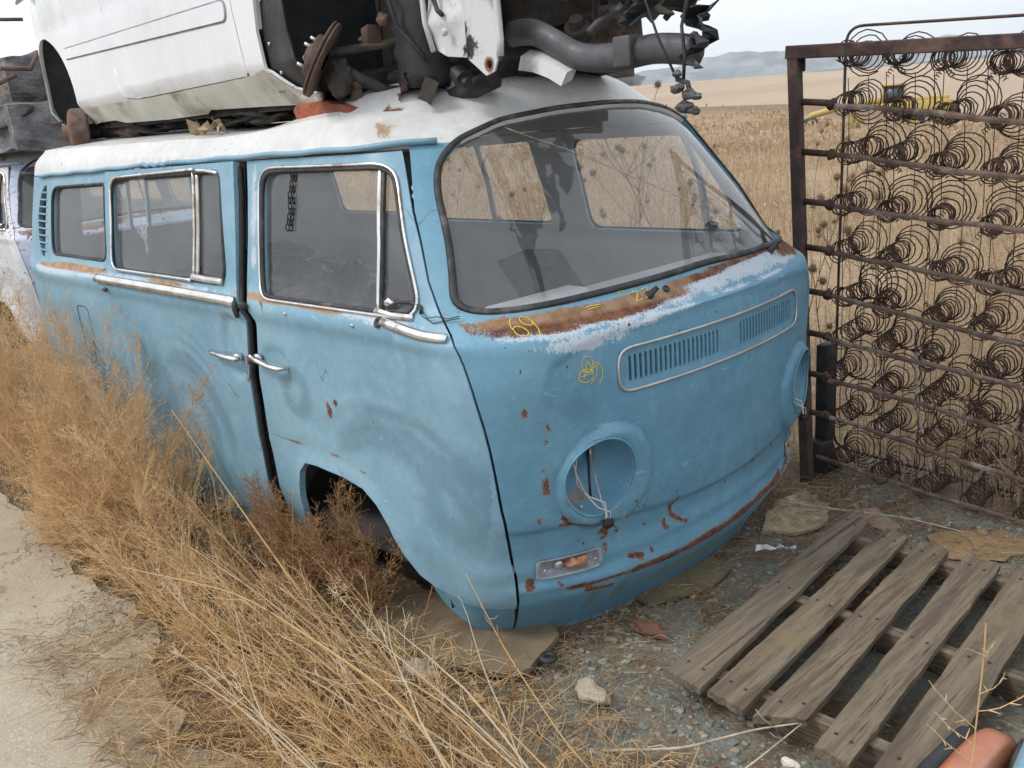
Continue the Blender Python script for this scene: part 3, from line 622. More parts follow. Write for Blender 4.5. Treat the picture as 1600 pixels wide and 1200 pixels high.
# handles
def handle(parent,x0,x1,z,kind):
    b=MB();y=-.858
    if kind=='door':
        b.tube([(x0+.015,y-.002,z),(x0+.02,y-.022,z+.002)],.016,10);b.tube([(x0+.005,y-.030,z+.006),(x0+.06,y-.036,z+.002),(x0+.12,y-.036,z-.008),(x1-.015,y-.030,z-.012),(x1,y-.006,z-.012)],[.012,.012,.0105,.010,.009],10,flat=.8);b.lathe([(0,.006),(.012,.006),(.013,0)],14,axisM((x0+.008,y-.034,z+.005),(0,-1,0)))
    else:
        b.tube([(x1-.02,y,z),(x1-.02,y-.022,z)],.015,10);b.tube([(x1,y-.026,z),(x1-.06,y-.032,z+.001),(x0+.03,y-.03,z+.003),(x0,y-.022,z+.005)],[.014,.013,.012,.009],10,flat=.7)
    return b.build('door_handle',M['chrome'],parent)
handle(fd,-1.222,-1.04,1.045,'door')
# belt mouldings
def belt(parent,xs,zs,mat,off=.008,w=.032):
    P,N=onsurf([(ux(x,z,-1),z) for x,z in zip(xs,zs)],off,None,False,.04);b=MB();b.tube(P,w/2,8,flat=.55,up=N);return b.build('belt_moulding',mat,parent)
belt(fd,[-.505,-.42,-.33,-.25],[1.237,1.228,1.219,1.214],M['chrome'],.008,.027)
b=MB();P,N=onsurf([(ux(-.523,1.233,-1),1.233),(ux(-.51,1.233,-1),1.233)],.002);b.lathe([(.013,-.004),(.016,.004),(.012,.006),(.009,.0),(0,-.004)],14,axisM(P[0],N[0]));b.build('moulding_clip_hole',M['rubber'],fd)
b=MB()
for x in(-1.0,-.64): P,N=onsurf([(ux(x,1.215,-1),1.215),(ux(x+.01,1.215,-1),1.215)],.0);b.lathe([(0,.006),(.005,.006),(.006,0)],8,axisM(P[0],N[0]))
b.build('moulding_stud',M['alu'],fd)
# --- sliding door
sp_=[(-2.408,ztop(-2.41)-.014),(-2.375,1.45),(-2.352,1.285),(-2.40,1.262),(-2.452,1.245),(-2.452,1.20),(-2.345,1.185),(-2.338,1.0),(-2.335,.75),(-2.33,.40),(-1.312,.40),(-1.306,.75),(-1.292,.97),(-1.275,1.20),(-1.308,1.26),(-1.326,1.46),(-1.338,1.58),(-1.352,ztop(-1.34)-.014)]
lift=lambda X:.010+.012*np.clip((X[:,2]-1.1)/.5,0,1)
u=sidepoly(sp_,-1);wh=inset(sidepoly(dens(W_SL,.04),-1),.016)
sd=shell('sliding_door',u,[wh],M['paint'],van,res=.017,step=.017,thick=.024,part='sliding_door',lift=lift)
stripe(sd,'door_seal',[(-1.350,ztop(-1.34)-.03),(-1.330,1.58),(-1.318,1.46),(-1.300,1.26),(-1.268,1.20),(-1.284,.97),(-1.298,.75),(-1.304,.42)],.018,.022,M['dark'],-1,-.004)
stripe(fd,'door_seal',[(-1.300,ztop(-1.3)-.03),(-1.290,1.58),(-1.280,1.46),(-1.266,1.26),(-1.236,1.20),(-1.246,.97),(-1.257,.75),(-1.258,.42)],.010,.018,M['dark'],-1,-.016)
def win2(parent,poly,lf):
    u=sidepoly(dens(poly,.04),-1);hole=inset(u,.016)
    g=shell('window_glass',inset(hole,-.006),[],M['glass'],parent,res=.06,step=.05,off=-.016,thick=0,attrs=False,lift=lambda X:lf)
    band('window_rubber_seal',inset(u,.014),.016,.014,M['rubber'],g,-.003+lf);return g
g=win2(sd,W_SL,.02)
part_tr=[(-1.628,1.655),(-2.31,1.632),(-2.345,1.60),(-2.322,1.30),(-2.285,1.268),(-1.62,1.268)]
stripe(sd,'window_chrome_trim',rnd(part_tr,[0,.04,.04,.05,.05,0],4),.012,.010,M['chrome'],-1,.026)
stripe(sd,'vent_divider',[(-1.625,1.650),(-1.600,1.285)],.022,.012,M['alu'],-1,.012)
stripe(sd,'vent_divider_chrome',[(-1.640,1.650),(-1.615,1.285)],.007,.014,M['chrome'],-1,.018)
stripe(sd,'vent_top_rail',[(-1.63,1.652),(-1.55,1.650),(-1.46,1.642)],.014,.012,M['chrome'],-1,.02)
stripe(sd,'vent_bottom_rail',[(-1.62,1.284),(-1.52,1.280),(-1.40,1.280)],.024,.014,M['alu'],-1,.024)
handle(sd,-1.515,-1.325,1.03,'slide')
mb_=belt(sd,[-2.458,-2.2,-1.8,-1.4,-1.292],[1.226,1.226,1.226,1.225,1.224],M['chrome'],.022,.036)
b=MB();b.lump((-2.37,-.885,1.192),(.022,.010,.010),.2,2,5);b.lump((-1.283,-.882,1.205),(.012,.012,.03),.15,2,6);b.lump((-1.240,-.878,1.222),(.02,.014,.016),.15,2,7);b.build('door_stop_rubber',M['rubber'],sd)
# --- rear quarter with air louvres
LV=rnd([(-3.145,1.612),(-3.20,1.60),(-3.27,1.545),(-3.305,1.46),(-3.29,1.36),(-3.23,1.285),(-3.175,1.275)],[.02,.02,.04,.05,.04,.02,.02],3)
xr=-3.62
qp=[(-2.416,ztop(-2.4)-.006),(-2.384,1.45),(-2.362,1.285),(-2.46,1.262),(-2.46,1.195),(-2.354,1.178),(-2.347,1.0),(-2.344,.75),(-2.340,.30),(-3.0,.30),(xr,.34)]+[(xr,z) for z in np.linspace(.5,1.6,9)]+[(xr,1.645),(-3.2,ztop(-3.2)-.006)]
ur=lambda L_,side:[(ux(x,z,side),z) for x,z in L_]
wq=inset(sidepoly(dens(W_Q,.04),-1),.016);lv=sidepoly(dens(LV,.03),-1)
# the search for x on the rounded rear corner
rq=shell('rear_quarter_panel',ur(qp,-1),[wq,lv],M['paint'],van,res=.02,step=.02,thick=.02,part='side')
win(rq,W_Q,-1,chrome=False)
stripe(rq,'fuel_flap_seam',rnd([(-2.80,1.06),(-2.79,1.085),(-2.69,1.085),(-2.675,1.06),(-2.70,.84),(-2.80,.80),(-2.80,1.06)],.01,2),.0035,.002,M['dark'],-1,.0005)
P,N=onsurf([(ux(x,z,-1),z) for x,z in [(-3.15,1.62),(-3.32,1.62),(-3.32,1.26),(-3.15,1.26)]],-.06,None,True,.03)
b=MB();lvx=lambda z:np.interp(z,[1.275,1.36,1.46,1.545,1.612],[-3.23,-3.29,-3.305,-3.27,-3.20])
for k in range(9):
    z=1.31+k*.033;P2,N2=onsurf([(ux(x,z,-1),z) for x in np.linspace(-3.140,float(lvx(z))-.006,5)],-.003,None,False,.02);b.tube(P2,.0048,6,flat=1.6,up=N2)
b.build('air_louvre',M['paint'],rq)
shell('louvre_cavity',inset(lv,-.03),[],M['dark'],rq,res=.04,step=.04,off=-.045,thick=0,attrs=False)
b=MB();P,N=onsurf(ur([(-2.47,1.222),(-2.8,1.222),(-3.1,1.225),(-3.25,1.228)],-1),.004,None,False,.04)
# --- left side, rear, sills
pl=[(x,z) for x,z in SEAM]; pl[0]=(-.566,ztop(-.56)-.006)
lp=pl[:-1]+[(-.30,.30)]+[(-.455,.38)]+ARCH[1:]+[(-1.13,.30),(-3.0,.30),(xr,.34)]+[(xr,z) for z in np.linspace(.5,1.6,9)]+[(xr,1.645),(-3.2,ztop(-3.2)-.006),(-2.4,ztop(-2.4)-.006),(-1.3,ztop(-1.3)-.006)]
hs=[inset(sidepoly(dens(w,.04),1),.016) for w in(W_FR,W_SL,W_Q)]
ls=shell('left_side_panel',sidepoly(lp,1),hs,M['paint'],van,res=.03,step=.025,thick=.022,part='left')
for w in(W_FR,W_SL,W_Q): win(ls,w,1,chrome=False)
stripe(ls,'quarter_light_bar',[(-.604,1.655),(-.565,1.45),(-.548,1.262)],.035,.02,M['inner'],1,-.014)
stripe(ls,'vent_divider',[(-1.80,1.645),(-1.78,1.28)],.04,.02,M['inner'],1,-.014)
b=MB();P,N=onsurf([(ux(-.53,1.29,1),1.29),(ux(-.5,1.29,1),1.29)],-.03);b.lump(P[0],(.03,.014,.022),.2,2,3);b.build('swivel_catch',M['dark'],ls)
def pR(y,z):
    z=float(z);x0,w_,rx,ry,bow=[float(q) for q in prof(z)];return float(p2u(np.array(1.6+(x0-bow-rx)-XR+1.0+(w_-RRY-y))))
for s in(-1,1):
    zs=np.linspace(1.64,.34,16)
    a=[(ux(xr,z,s),z) for z in zs]+[(s*pR(0,z),z) for z in zs[::-1]]
    hole=[(s*pR(y,z),z) for y,z in dens([(.30,1.28),(.02,1.28),(.02,1.55),(.28,1.55)],.05)]
    r_=shell('rear_panel',a,[hole],M['paint'],van,res=.05,step=.04,thick=.02,part='rear')
    shell('rear_window_glass',inset(hole,-.005),[],M['glass'],r_,res=.08,step=.06,off=-.012,thick=0,attrs=False)
for s in(-1,1):
    shell('sill',sidepoly([(-.197,.398),(-.277,.398),(-.399,.407),(-.452,.424),(-.478,.438),(-.468,.40),(-.44,.35),(-.36,.305),(-.33,.262),(-.275,.236)],s),[],M['front'],van,res=.02,step=.015,thick=.01,part='sill',lift=lambda X:X[:,2]*0-.004)
    shell('sill',sidepoly([(-1.11,.395),(-2.33,.395),(-2.33,.30),(-1.13,.30)],s),[],M['paint'],van,res=.05,step=.03,thick=.01,part='sill',lift=lambda X:X[:,2]*0-.006)
# door pillars behind the shut lines
shell('door_pillar',sidepoly([(-1.36,1.68),(-1.33,1.30),(-1.29,1.2),(-1.30,.38),(-1.22,.38),(-1.20,1.2),(-1.235,1.3),(-1.27,1.68)],-1),[],M['dark'],van,res=.05,step=.04,off=-.026,thick=0,attrs=False)
shell('door_pillar',sidepoly([(-2.45,1.66),(-2.40,1.28),(-2.33,1.2),(-2.30,.38),(-2.40,.38),(-2.43,1.2),(-2.48,1.66)],-1),[],M['dark'],van,res=.05,step=.04,off=-.034,thick=0,attrs=False)
for s in(-1,1): shell('windscreen_pillar',sidepoly([(x-.035,z) for x,z in SEAM[:-2]]+[(x+.03,z) for x,z in SEAM[:-2]][::-1],s),[],M['dark'],van,res=.04,step=.03,off=-.026,thick=0,attrs=False)
# interior
M['grimefloor']=simple('dusty_cab_floor',(.03,.028,.026),(.06,.055,.05),6,.9)
b=MB();b.box((-1.98,0,.46),(3.3,1.56,.04));b.box((-2.1,0,.40),(3.5,1.3,.06));b.build('cab_floor',M['grimefloor'],van,smooth=False)
b=MB();b.box((-.36,0,1.17),(.26,1.45,.05));b.box((-.44,0,1.06),(.06,1.40,.22));b.box((-.40,-.35,1.20),(.10,.40,.05));b.build('dashboard',M['inner'],van,bevel=.02)
b=MB();b.box((-3.0,0,.74),(1.1,1.5,.5),jit=.01);b.build('engine_deck',M['dark'],van,bevel=.02)
for y in(-.40,.40):
    st=MB();st.box((-1.02,y,.80),(.46,.48,.16),jit=.008);o=st.build('seat_cushion',M['dark'],van,bevel=.03)
b=MB();b.tube([(-.62,-.40+.19*math.cos(t),1.13+.19*math.sin(t)*.55) for t in np.linspace(0,2*math.pi,28)[:-1]],.011,8,closed=True);b.build('steering_wheel',M['rubber'],van) if False else None
# black seat back leaning up behind the screen
b=MB();q=[(-.60,-.08,1.02),(-.60,.26,.98),(-.65,.044,1.300),(-.65,-.10,1.318),(-.65,-.236,1.300)];b.add(q+[(x-.045,y,z) for x,y,z in q],[(0,1,2,3,4),(9,8,7,6,5)]+[(i,5+i,5+(i+1)%5,(i+1)%5) for i in range(5)]);b.build('seat_backrest',M['dark'],van,bevel=.012)
b=MB()
for k in range(14): b.lump((-1.5-RNG.uniform(0,1.5),RNG.uniform(-.42,.4),1.03+RNG.uniform(-.03,.12)),(RNG.uniform(.10,.24),RNG.uniform(.10,.18),RNG.uniform(.05,.10)),.35,3,k,2.5)
b.build('heaped_junk',simple('black_bin_bags',(.02,.021,.022),(.05,.05,.05),6,.35,bump=.01),van)
b=MB();b.box((-1.1,-.42,.95),(.8,.5,.12),jit=.03)
for k in range(5): b.lump((-.75-.17*k,-.52,1.09+.03*math.sin(k*2)),(.16,.10,.07),.35,3,k+30,2.5)
b.build('black_sheeting',M['rubber'],van)
# wheel arch and front axle
b=MB();aw=[(-.80+.40*math.cos(t),.36+.38*math.sin(t)) for t in np.linspace(0,math.pi,20)];b.add([(x,-.80,z) for x,z in aw]+[(x,-.45,z) for x,z in aw]+[(-.8,-.45,.3)],[(i,i+1,21+i,20+i) for i in range(19)]+[(20+i,21+i,40) for i in range(19)]);b.build('wheel_well',M['dark'],van)
b=MB();b.lathe([(0,-.02),(.03,-.02),(.05,.0),(.12,.01),(.13,.03),(.13,.09),(.10,.10)],24,axisM((-.74,-.70,.42),(0,1,0)));b.tube([(-.74,-.6,.42),(-.74,.6,.42)],.035,8);b.build('brake_drum',simple('rust_brown_iron',(.10,.05,.03),(.05,.03,.025),20,.85,bump=.003),van)
# cracked screen line, wires at the pillar, chain
P,N=onsurf([(uy(y,z),z) for y,z in((-.40,1.735),(-.2,1.62),(.1,1.47),(.3,1.37),(.38,1.33))],-.008,None,False,.05);b=MB();b.tube(P,.0009,4);b.build('windscreen_crack',M['alu'],ws)
b=MB();b.tube([(-.36,-.835,1.285),(-.33,-.84,1.262),(-.30,-.833,1.268),(-.27,-.82,1.262),(-.245,-.80,1.268)],.0014,5);b.tube([(-.352,-.838,1.265),(-.31,-.838,1.25),(-.27,-.818,1.258),(-.245,-.80,1.262)],.0014,5);b.build('loose_wire',M['dark'],fd)
chain=MB()
def oval(c,r1,r2,a,k): 
    return [(c[0]+ (r2*math.sin(t) if k else 0)+.25*r2*math.sin(t)*0, c[1]+(0 if k else r2*math.sin(t)), c[2]+r1*math.cos(t)) for t in np.linspace(0,2*math.pi,13)[:-1]]
for q in range(2):
    for k in range(11): chain.tube(oval((-1.045+q*.018+.004*math.sin(k*1.1+q),-.745-.004*k,1.638-k*.0165),.011,.006,0,k%2),.0021,5,closed=True)
ch=chain.build('hanging_chain',M['dark'],None);tag(ch,'short black doubled chain hanging behind the front door window','chain')
for o in van.children: o.matrix_parent_inverse=VAN_INV
# ------------------------------------------------------------------ ground, field, hills
def vnoise(x,y,sc,seed=0):
    """cheap smooth value noise, vectorised"""
    X=x*sc+seed*17.3;Y=y*sc-seed*9.1;xi=np.floor(X);yi=np.floor(Y);fx=X-xi;fy=Y-yi;fx=fx*fx*(3-2*fx);fy=fy*fy*(3-2*fy)
    h=lambda a,b:np.modf(np.abs(np.sin(a*127.1+b*311.7+seed)*43758.5453))[0]
    return (h(xi,yi)*(1-fx)+h(xi+1,yi)*fx)*(1-fy)+(h(xi,yi+1)*(1-fx)+h(xi+1,yi+1)*fx)*fy-.5
DV=np.array([-.54,.842]);DP=np.array([.842,.54])
def hground(x,y):
    x=np.asarray(x,float);y=np.asarray(y,float);r=np.hypot(x-1.57,y+2.37);s=(x-1.57)*DV[0]+(y+2.37)*DV[1];t=(x-1.57)*DP[0]+(y+2.37)*DP[1]
    z=.258+.02*vnoise(x,y,1.3,1)+.012*vnoise(x,y,5,2)+.010*vnoise(x,y,14,3)*(r<30)
    front=sstep(-y,.9,1.3)
    z-=.03*front*0
    z+=.05*vnoise(x,y,.25,4)*sstep(r,4,12)
    a=t/np.maximum(s,1)                                   # bearing, 0 = towards the berm
    berm=np.exp(-((s-66)/6)**2)*(1.45+.5*vnoise(x,y,.12,5)+.35*vnoise(x,y,.5,6))*sstep(.20-a,0,.12)
    z+=berm
    rise=np.clip(s-72,0,None);z+=np.where(s>72,np.minimum(rise,340)*.0295,0)
    z+=np.clip(s-420,0,3500)*.0160*(sstep(a,-.05,.3)*.5+.55)
    z-=sstep(s,30,60)*sstep(a,.05,.2)*sstep(120-s,0,40)*1.0
    z+=2.5*vnoise(x,y,.006,7)*sstep(r,90,300)
    return z
def tailed(lo,hi,st,far,n):
    c=np.arange(lo,hi,st);g=np.geomspace(st,far,n);g=np.cumsum(g/g.sum()*far) if False else np.geomspace(st*1.5,far,n);return np.concatenate([lo-g[::-1],c,hi+g-st])
gx=tailed(-4.6,1.6,.035,9000,70);gy=tailed(-2.4,1.7,.035,9000,70)
XX,YY=np.meshgrid(gx,gy);n1,n2=XX.shape;ZZ=hground(XX,YY)
idx=np.arange(n1*n2).reshape(n1,n2);F=np.stack([idx[:-1,:-1],idx[:-1,1:],idx[1:,1:],idx[1:,:-1]],-1).reshape(-1,4)
m=NT('field_and_dirt')
x,y,z=m.xyz();P=m.n('NewGeometry').outputs['Position']
straw=m.mix(m.ramp(m.noise(1.2,6,.65,P),.3,.7),(.35,.25,.15),(.46,.355,.235))
straw=m.mix(m.ramp(m.noise(16,6,.75,P),.35,.7),m.mix(.6,straw,(.14,.085,.04)),straw)
dirt=m.mix(m.ramp(m.noise(3,7,.7,P),.35,.65),(.17,.115,.07),(.29,.22,.15)); dirt=m.mix(m.ramp(m.noise(40,5,.8,P),.45,.6),m.mix(.5,dirt,(.07,.05,.035)),dirt)
grav=m.mix(m.vor(90,P,out='Color'),(.17,.19,.17),(.34,.36,.33)); grav=m.mix(.6,grav,m.mix(m.ramp(m.noise(2.5,5,.7,P),.42,.6),(.17,.21,.19),(.20,.15,.10)))
xx=m.n('SeparateXYZ');m.l(P,xx.inputs[0]);px,py=xx.outputs[0],xx.outputs[1]
w=m.noise(1.8,6,.7,P)
nearg=m.math('MULTIPLY',m.ramp(m.math('ADD',px,m.math('MULTIPLY',w,.5)),.05,.35),m.ramp(m.math('SUBTRACT',py,m.math('MULTIPLY',w,.4)),1.3,.75)); nearg=m.math('MULTIPLY',nearg,m.ramp(m.noise(3.3,5,.7,P),.40,.55))
c=m.mix(nearg,dirt,grav)
fm=m.ramp(m.math('ADD',py,m.math('MULTIPLY',w,1.2)),1.4,2.1)
c=m.mix(fm,c,straw)
# far fields: mown stubble in bands
dist=m.math('ADD',m.math('MULTIPLY',px,-.54),m.math('MULTIPLY',py,.842))
stub=m.mix(m.ramp(m.noise(.02,6,.7,m.mapped((1,.25,1),(0,0,-.6),P)),.35,.7),(.36,.275,.20),(.44,.35,.26))
c=m.mix(m.ramp(dist,56,74),c,stub)
bm_=m.math('MULTIPLY',m.ramp(dist,56,62),m.ramp(dist,78,70)); c=m.mix(m.math('MULTIPLY',bm_,.8),c,(.19,.125,.08))
band_=m.ramp(m.noise(.006,4,.6,m.mapped((.3,1,1),(0,0,-.57),P)),.50,.60); c=m.mix(m.math('MULTIPLY',m.ramp(dist,500,900),m.math('MULTIPLY',band_,.8)),c,(.10,.085,.055))
h=m.math('ADD',m.noise(45,6,.75,P),m.math('MULTIPLY',m.vor(70,P),.5));m.done(c,.95,0,m.bump(h,.012,.8),.2)
ground=mk('ground',np.stack([XX,YY,ZZ],-1).reshape(-1,3),F,m.m);tag(ground,kind='structure')
# mountains far away
R2=np.random.default_rng(3)
for name,D,hb,hv,seed,colr in(('hills',5200,70,90,3,(.13,.12,.09)),('mountains',9300,330,300,8,(.20,.22,.22))):
    A=np.linspace(math.radians(40),math.radians(150),420);V=[];rows=14
    ridge=np.zeros_like(A)
    for k,(f,a) in enumerate(((6,1),(14,.55),(31,.3),(67,.16),(140,.09),(300,.05))):
        ph=R2.uniform(0,6.28);ridge+=a*(1-np.abs(np.sin(A*f*.5+ph))*1.4)
    hgt=hb+hv*.45*ridge*(1 if name=='mountains' else .35)
    # the range sinks into the plain towards its left end
    deg=np.degrees(A); 
    if name=='mountains': hgt*=.72+.45*sstep(-deg,-124,-100)
    for k in range(rows):
        t=k/(rows-1);rr=D+ (t-.5)*D*.14
        jag=np.array([mnoise.fractal(Vector((a*60,t*5,seed)),1,2.2,4) for a in A])
        prof_=math.sin(t*math.pi*.5) if t<1 else 1
        V.append(np.stack([1.5+rr*np.cos(A),-2.4+rr*np.sin(A),30+hgt*prof_+jag*hgt*.18*math.sin(min(t,1)*math.pi)],1))
    V.append(np.stack([1.5+D*1.2*np.cos(A),-2.4+D*1.2*np.sin(A),0*A],1));rows+=1
    V=np.concatenate(V);n=len(A);F=np.array([(k*n+j,k*n+j+1,(k+1)*n+j+1,(k+1)*n+j) for k in range(rows-1) for j in range(n-1)])
    o=mk(name,V,F,simple(name+'_rock',tuple(c*1.3 for c in colr),tuple(c*.5 for c in colr),.0035,.95),None);tag(o,kind='structure')
# pavement slab at the left
pv=[(-6.5,-1.22),(-2.82,-1.30),(-2.5,-1.26),(-2.1,-1.30),(-1.85,-1.37),(-1.55,-1.37),(-1.2,-1.35),(-1.0,-1.46),(-.60,-1.58),(-.33,-1.50),(-.2,-1.62),(.1,-1.8),(.5,-2.4),(-1,-6),(-8,-6)]
pj=[];RR=np.random.default_rng(5)
for p_ in dens(pv,.12): pj.append((p_[0]+RR.normal(0,.018),p_[1]+RR.normal(0,.018)))
V2,F=cdt2(pj,[],.05,.2);m=NT('weathered_concrete');P=m.obj()
c=m.mix(m.ramp(m.noise(1.4,7,.65),.3,.7),(.36,.30,.215),(.46,.40,.30)); c=m.mix(m.ramp(m.noise(140,4,.8),.52,.66),c,(.60,.54,.44)); c=m.mix(m.ramp(m.noise(80,5,.8),.58,.66),c,(.20,.16,.115)); c=m.mix(m.math('MULTIPLY',m.ramp(m.noise(.9,6,.7,dist=1.),.5,.7),.45),c,(.28,.235,.17))
c=m.mix(m.ramp(m.noise(5,8,.75,dist=.8),.56,.68),c,(.27,.21,.145))
v=m.vor(.75,m.noise(1.5,4,.5,out='Color'),'DISTANCE_TO_EDGE') if False else None
w_=m.n('VectorMath');w_.operation='ADD';nn=m.noise(2.2,5,.6,out='Color');m.l(m.obj(),w_.inputs[0]);m.l(nn,w_.inputs[1])
cr=m.ramp(m.vor(.9,w_.outputs[0],'DISTANCE_TO_EDGE'),.006,.0005); c=m.mix(m.math('MULTIPLY',cr,.55),c,(.13,.10,.07))
h=m.math('SUBTRACT',m.math('ADD',m.noise(90,6,.8),m.noise(9,5,.6)),m.math('MULTIPLY',cr,1.2));m.done(c,.9,0,m.bump(h,.006,.7),.25)
pz=np.maximum(hground(V2[:,0],V2[:,1])*.3+.266*.7,hground(V2[:,0],V2[:,1])+.004)
a,b_,c_=V2[F[:,0]],V2[F[:,1]],V2[F[:,2]];fl=((b_-a)[:,0]*(c_-a)[:,1]-(b_-a)[:,1]*(c_-a)[:,0])<0;F[fl]=F[fl][:,::-1]
pav=mk('pavement',np.column_stack([V2,pz]),F,m.m);tag(pav,kind='structure')
# ------------------------------------------------------------------ gravel and litter (uncountable)
def stones(name,n,xr_,yr_,r0,r1,mat,dens_=None,seed=1,flat=.6):
    R_=np.random.default_rng(seed);bm=bmesh.new();bmesh.ops.create_icosphere(bm,subdivisions=1,radius=1);BV=np.array([v.co[:] for v in bm.verts]);BF=np.array([[v.index for v in f.verts] for f in bm.faces]);bm.free()
    x=R_.uniform(*xr_,n);y=R_.uniform(*yr_,n)
    if dens_ is not None: k=R_.uniform(size=n)<dens_(x,y);x=x[k];y=y[k];n=len(x)
    r=r0+(r1-r0)*R_.uniform(size=n)**3;z=hground(x,y);th=R_.uniform(0,6.28,n);c,s=np.cos(th),np.sin(th)
    sc=R_.uniform(.7,1.3,(n,1,3));sc[...,2]*=flat;V=BV[None]*sc*(1+R_.normal(0,.12,(n,len(BV),1)))*r[:,None,None]
    V=np.stack([V[...,0]*c[:,None]-V[...,1]*s[:,None],V[...,0]*s[:,None]+V[...,1]*c[:,None],V[...,2]],-1)+np.stack([x,y,z+r*.15],-1)[:,None]
    F=(BF[None]+(np.arange(n)*len(BV))[:,None,None]).reshape(-1,3)
    o=mk(name,V.reshape(-1,3),F,mat,None,smooth=False,attrs=dict(tone=np.repeat(R_.uniform(size=n),len(BV))));tag(o,kind='stuff');return o
m=NT('mixed_green_grey_gravel');t=m.attr('tone');c=m.mix(m.ramp(t,.2,.8),(.15,.19,.17),(.33,.37,.34));c=m.mix(m.ramp(t,.86,.9),c,(.36,.28,.19));c=m.mix(m.math('MULTIPLY',m.noise(30,4),.5),c,(.2,.17,.13));GRAV=m.done(c,.85,0,m.bump(m.noise(80,3),.003,.6))
gd=lambda x,y:np.clip(.25+1.3*(vnoise(x,y,2.2,21)+.25)+.8*vnoise(x,y,7,22),.03,1)*np.where((x<-.15)&(y>-.7)&(y<.7),.1,1)
g1=stones('gravel',15000,(-.15,2.3),(-1.55,1.35),.004,.014,GRAV,gd,31);g1['label']='grey green gravel scattered on the dirt around the pallet';g1['category']='gravel'
m=NT('tan_grit');t=m.attr('tone');GRIT=m.done(m.mix(t,(.26,.20,.14),(.52,.45,.35)),.9)
g2=stones('grit',2600,(-3,.3),(-2.2,-1.2),.0015,.006,GRIT,lambda x,y:np.clip(.25+2*vnoise(x,y,1.4,41)+.4*(y>-1.5),.05,1),32);g2['label']='small tan grit loose on the concrete';g2['category']='grit'
# shared straw material
def straw_mat(name,c1,c2,c3):
    m=NT(name);t=m.attr('tone');c=m.mix(m.ramp(t,.0,.6),c1,c2);c=m.mix(m.ramp(t,.7,1.),c,c3);c=m.mix(m.math('MULTIPLY',m.noise(25,3),.3),c,tuple(k*.5 for k in c1))
    m.b.inputs['Subsurface Weight'].default_value=0;tr=m.n('BsdfTranslucent');m.l(c,tr.inputs[0]);ms=m.n('MixShader');ms.inputs[0].default_value=.28
    m.done(c,.8,0,None,.2);m.l(m.b.outputs[0],ms.inputs[1]);m.l(tr.outputs[0],ms.inputs[2]);m.l(ms.outputs[0],m.out.inputs[0]);return m.m
STRAW=straw_mat('dry_straw',(.48,.29,.13),(.66,.45,.22),(.80,.62,.38))
KOCH=straw_mat('dry_tumbleweed',(.52,.32,.155),(.70,.48,.255),(.84,.66,.42))
FIELD=straw_mat('field_grass',(.36,.26,.16),(.51,.39,.26),(.64,.53,.39))
LITT=straw_mat('ground_litter',(.20,.135,.08),(.42,.30,.18),(.62,.50,.34))
def strawbits(name,n,xr_,yr_,L0,L1,wd,mat,dens_,seed,zt=.02,lab='',cat='straw'):
    R_=np.random.default_rng(seed);x=R_.uniform(*xr_,n);y=R_.uniform(*yr_,n);k=R_.uniform(size=n)<dens_(x,y);x=x[k];y=y[k];n=len(x)
    th=R_.uniform(0,6.28,n);L_=L0+(L1-L0)*R_.uniform(size=n)**2;z=hground(x,y)+.004+R_.uniform(0,zt,n)
    A=np.stack([x,y,z],1);D=np.stack([np.cos(th)*L_,np.sin(th)*L_,R_.normal(0,.18,n)*L_+.1*L_*0],1);bend=R_.normal(0,.12,(n,3))*L_[:,None];bend[:,2]=np.abs(bend[:,2])
    Mid=A+D*.5+bend;B=A+D;Mid[:,2]=np.maximum(Mid[:,2],z);B[:,2]=np.maximum(B[:,2],z)
    w=wd*R_.uniform(.5,1.4,n);V1,F1=prisms(A,Mid,w,w*.8);V2_,F2=prisms(Mid,B,w*.8,w*.4)
    o=mk(name,np.concatenate([V1,V2_]),np.concatenate([F1,F2+len(V1)]),mat,None,smooth=False,attrs=dict(tone=np.tile(np.repeat(R_.uniform(size=n),6),2)))
    tag(o,lab,cat,kind='stuff');return o
strawbits('straw_litter',38000,(-1.6,2.1),(-1.75,1.1),.015,.11,.0010,LITT,lambda x,y:np.clip(.42+1.6*vnoise(x,y,1.6,51)+1.2*vnoise(x,y,6,52)+.55*(y<-.75)+.5*(x<.35)*(x>-.4),.04,1),61,.022,'broken dry straw and stems littering the dirt before the van','straw')
strawbits('straw_mat',9000,(-1.3,1.5),(-1.75,-.86),.04,.22,.0011,STRAW,lambda x,y:np.clip(.6+1.4*vnoise(x,y,2.5,53),.05,1)*sstep(x+2.2*(-y-.9)+1.4,0,.8),62,.05,'flattened pale straw matted at the bottom of the picture','straw')
def flakes(name,n,xr_,yr_,mat,dn,seed,lab):
    R_=np.random.default_rng(seed);x=R_.uniform(*xr_,n);y=R_.uniform(*yr_,n);k=R_.uniform(size=n)<dn(x,y);x=x[k];y=y[k];n=len(x);z=hground(x,y)+R_.uniform(.004,.02,n);A=np.stack([x,y,z],1);d=R_.normal(size=(n,3));d[:,2]*=.35;d=d/np.linalg.norm(d,axis=1)[:,None]*R_.uniform(.005,.018,n)[:,None]
    V,F=ribbons(A,A+d,R_.uniform(.002,.009,n),R_.uniform(.001,.007,n));o=mk(name,V,F,mat,None,smooth=False,attrs=dict(tone=np.repeat(R_.uniform(size=n),4)));tag(o,lab,'leaf litter',kind='stuff')
flakes('leaf_litter',22000,(-2.2,1.9),(-1.8,1.15),LITT,lambda x,y:np.clip(.35+1.3*vnoise(x,y,1.9,91)+1.0*vnoise(x,y,8,92)+.3*(y<-.9),.03,1)*np.where((y<-1.45)&(x<-.4),.12,1),93,'crumbled brown leaf litter on the dirt in front of the van')
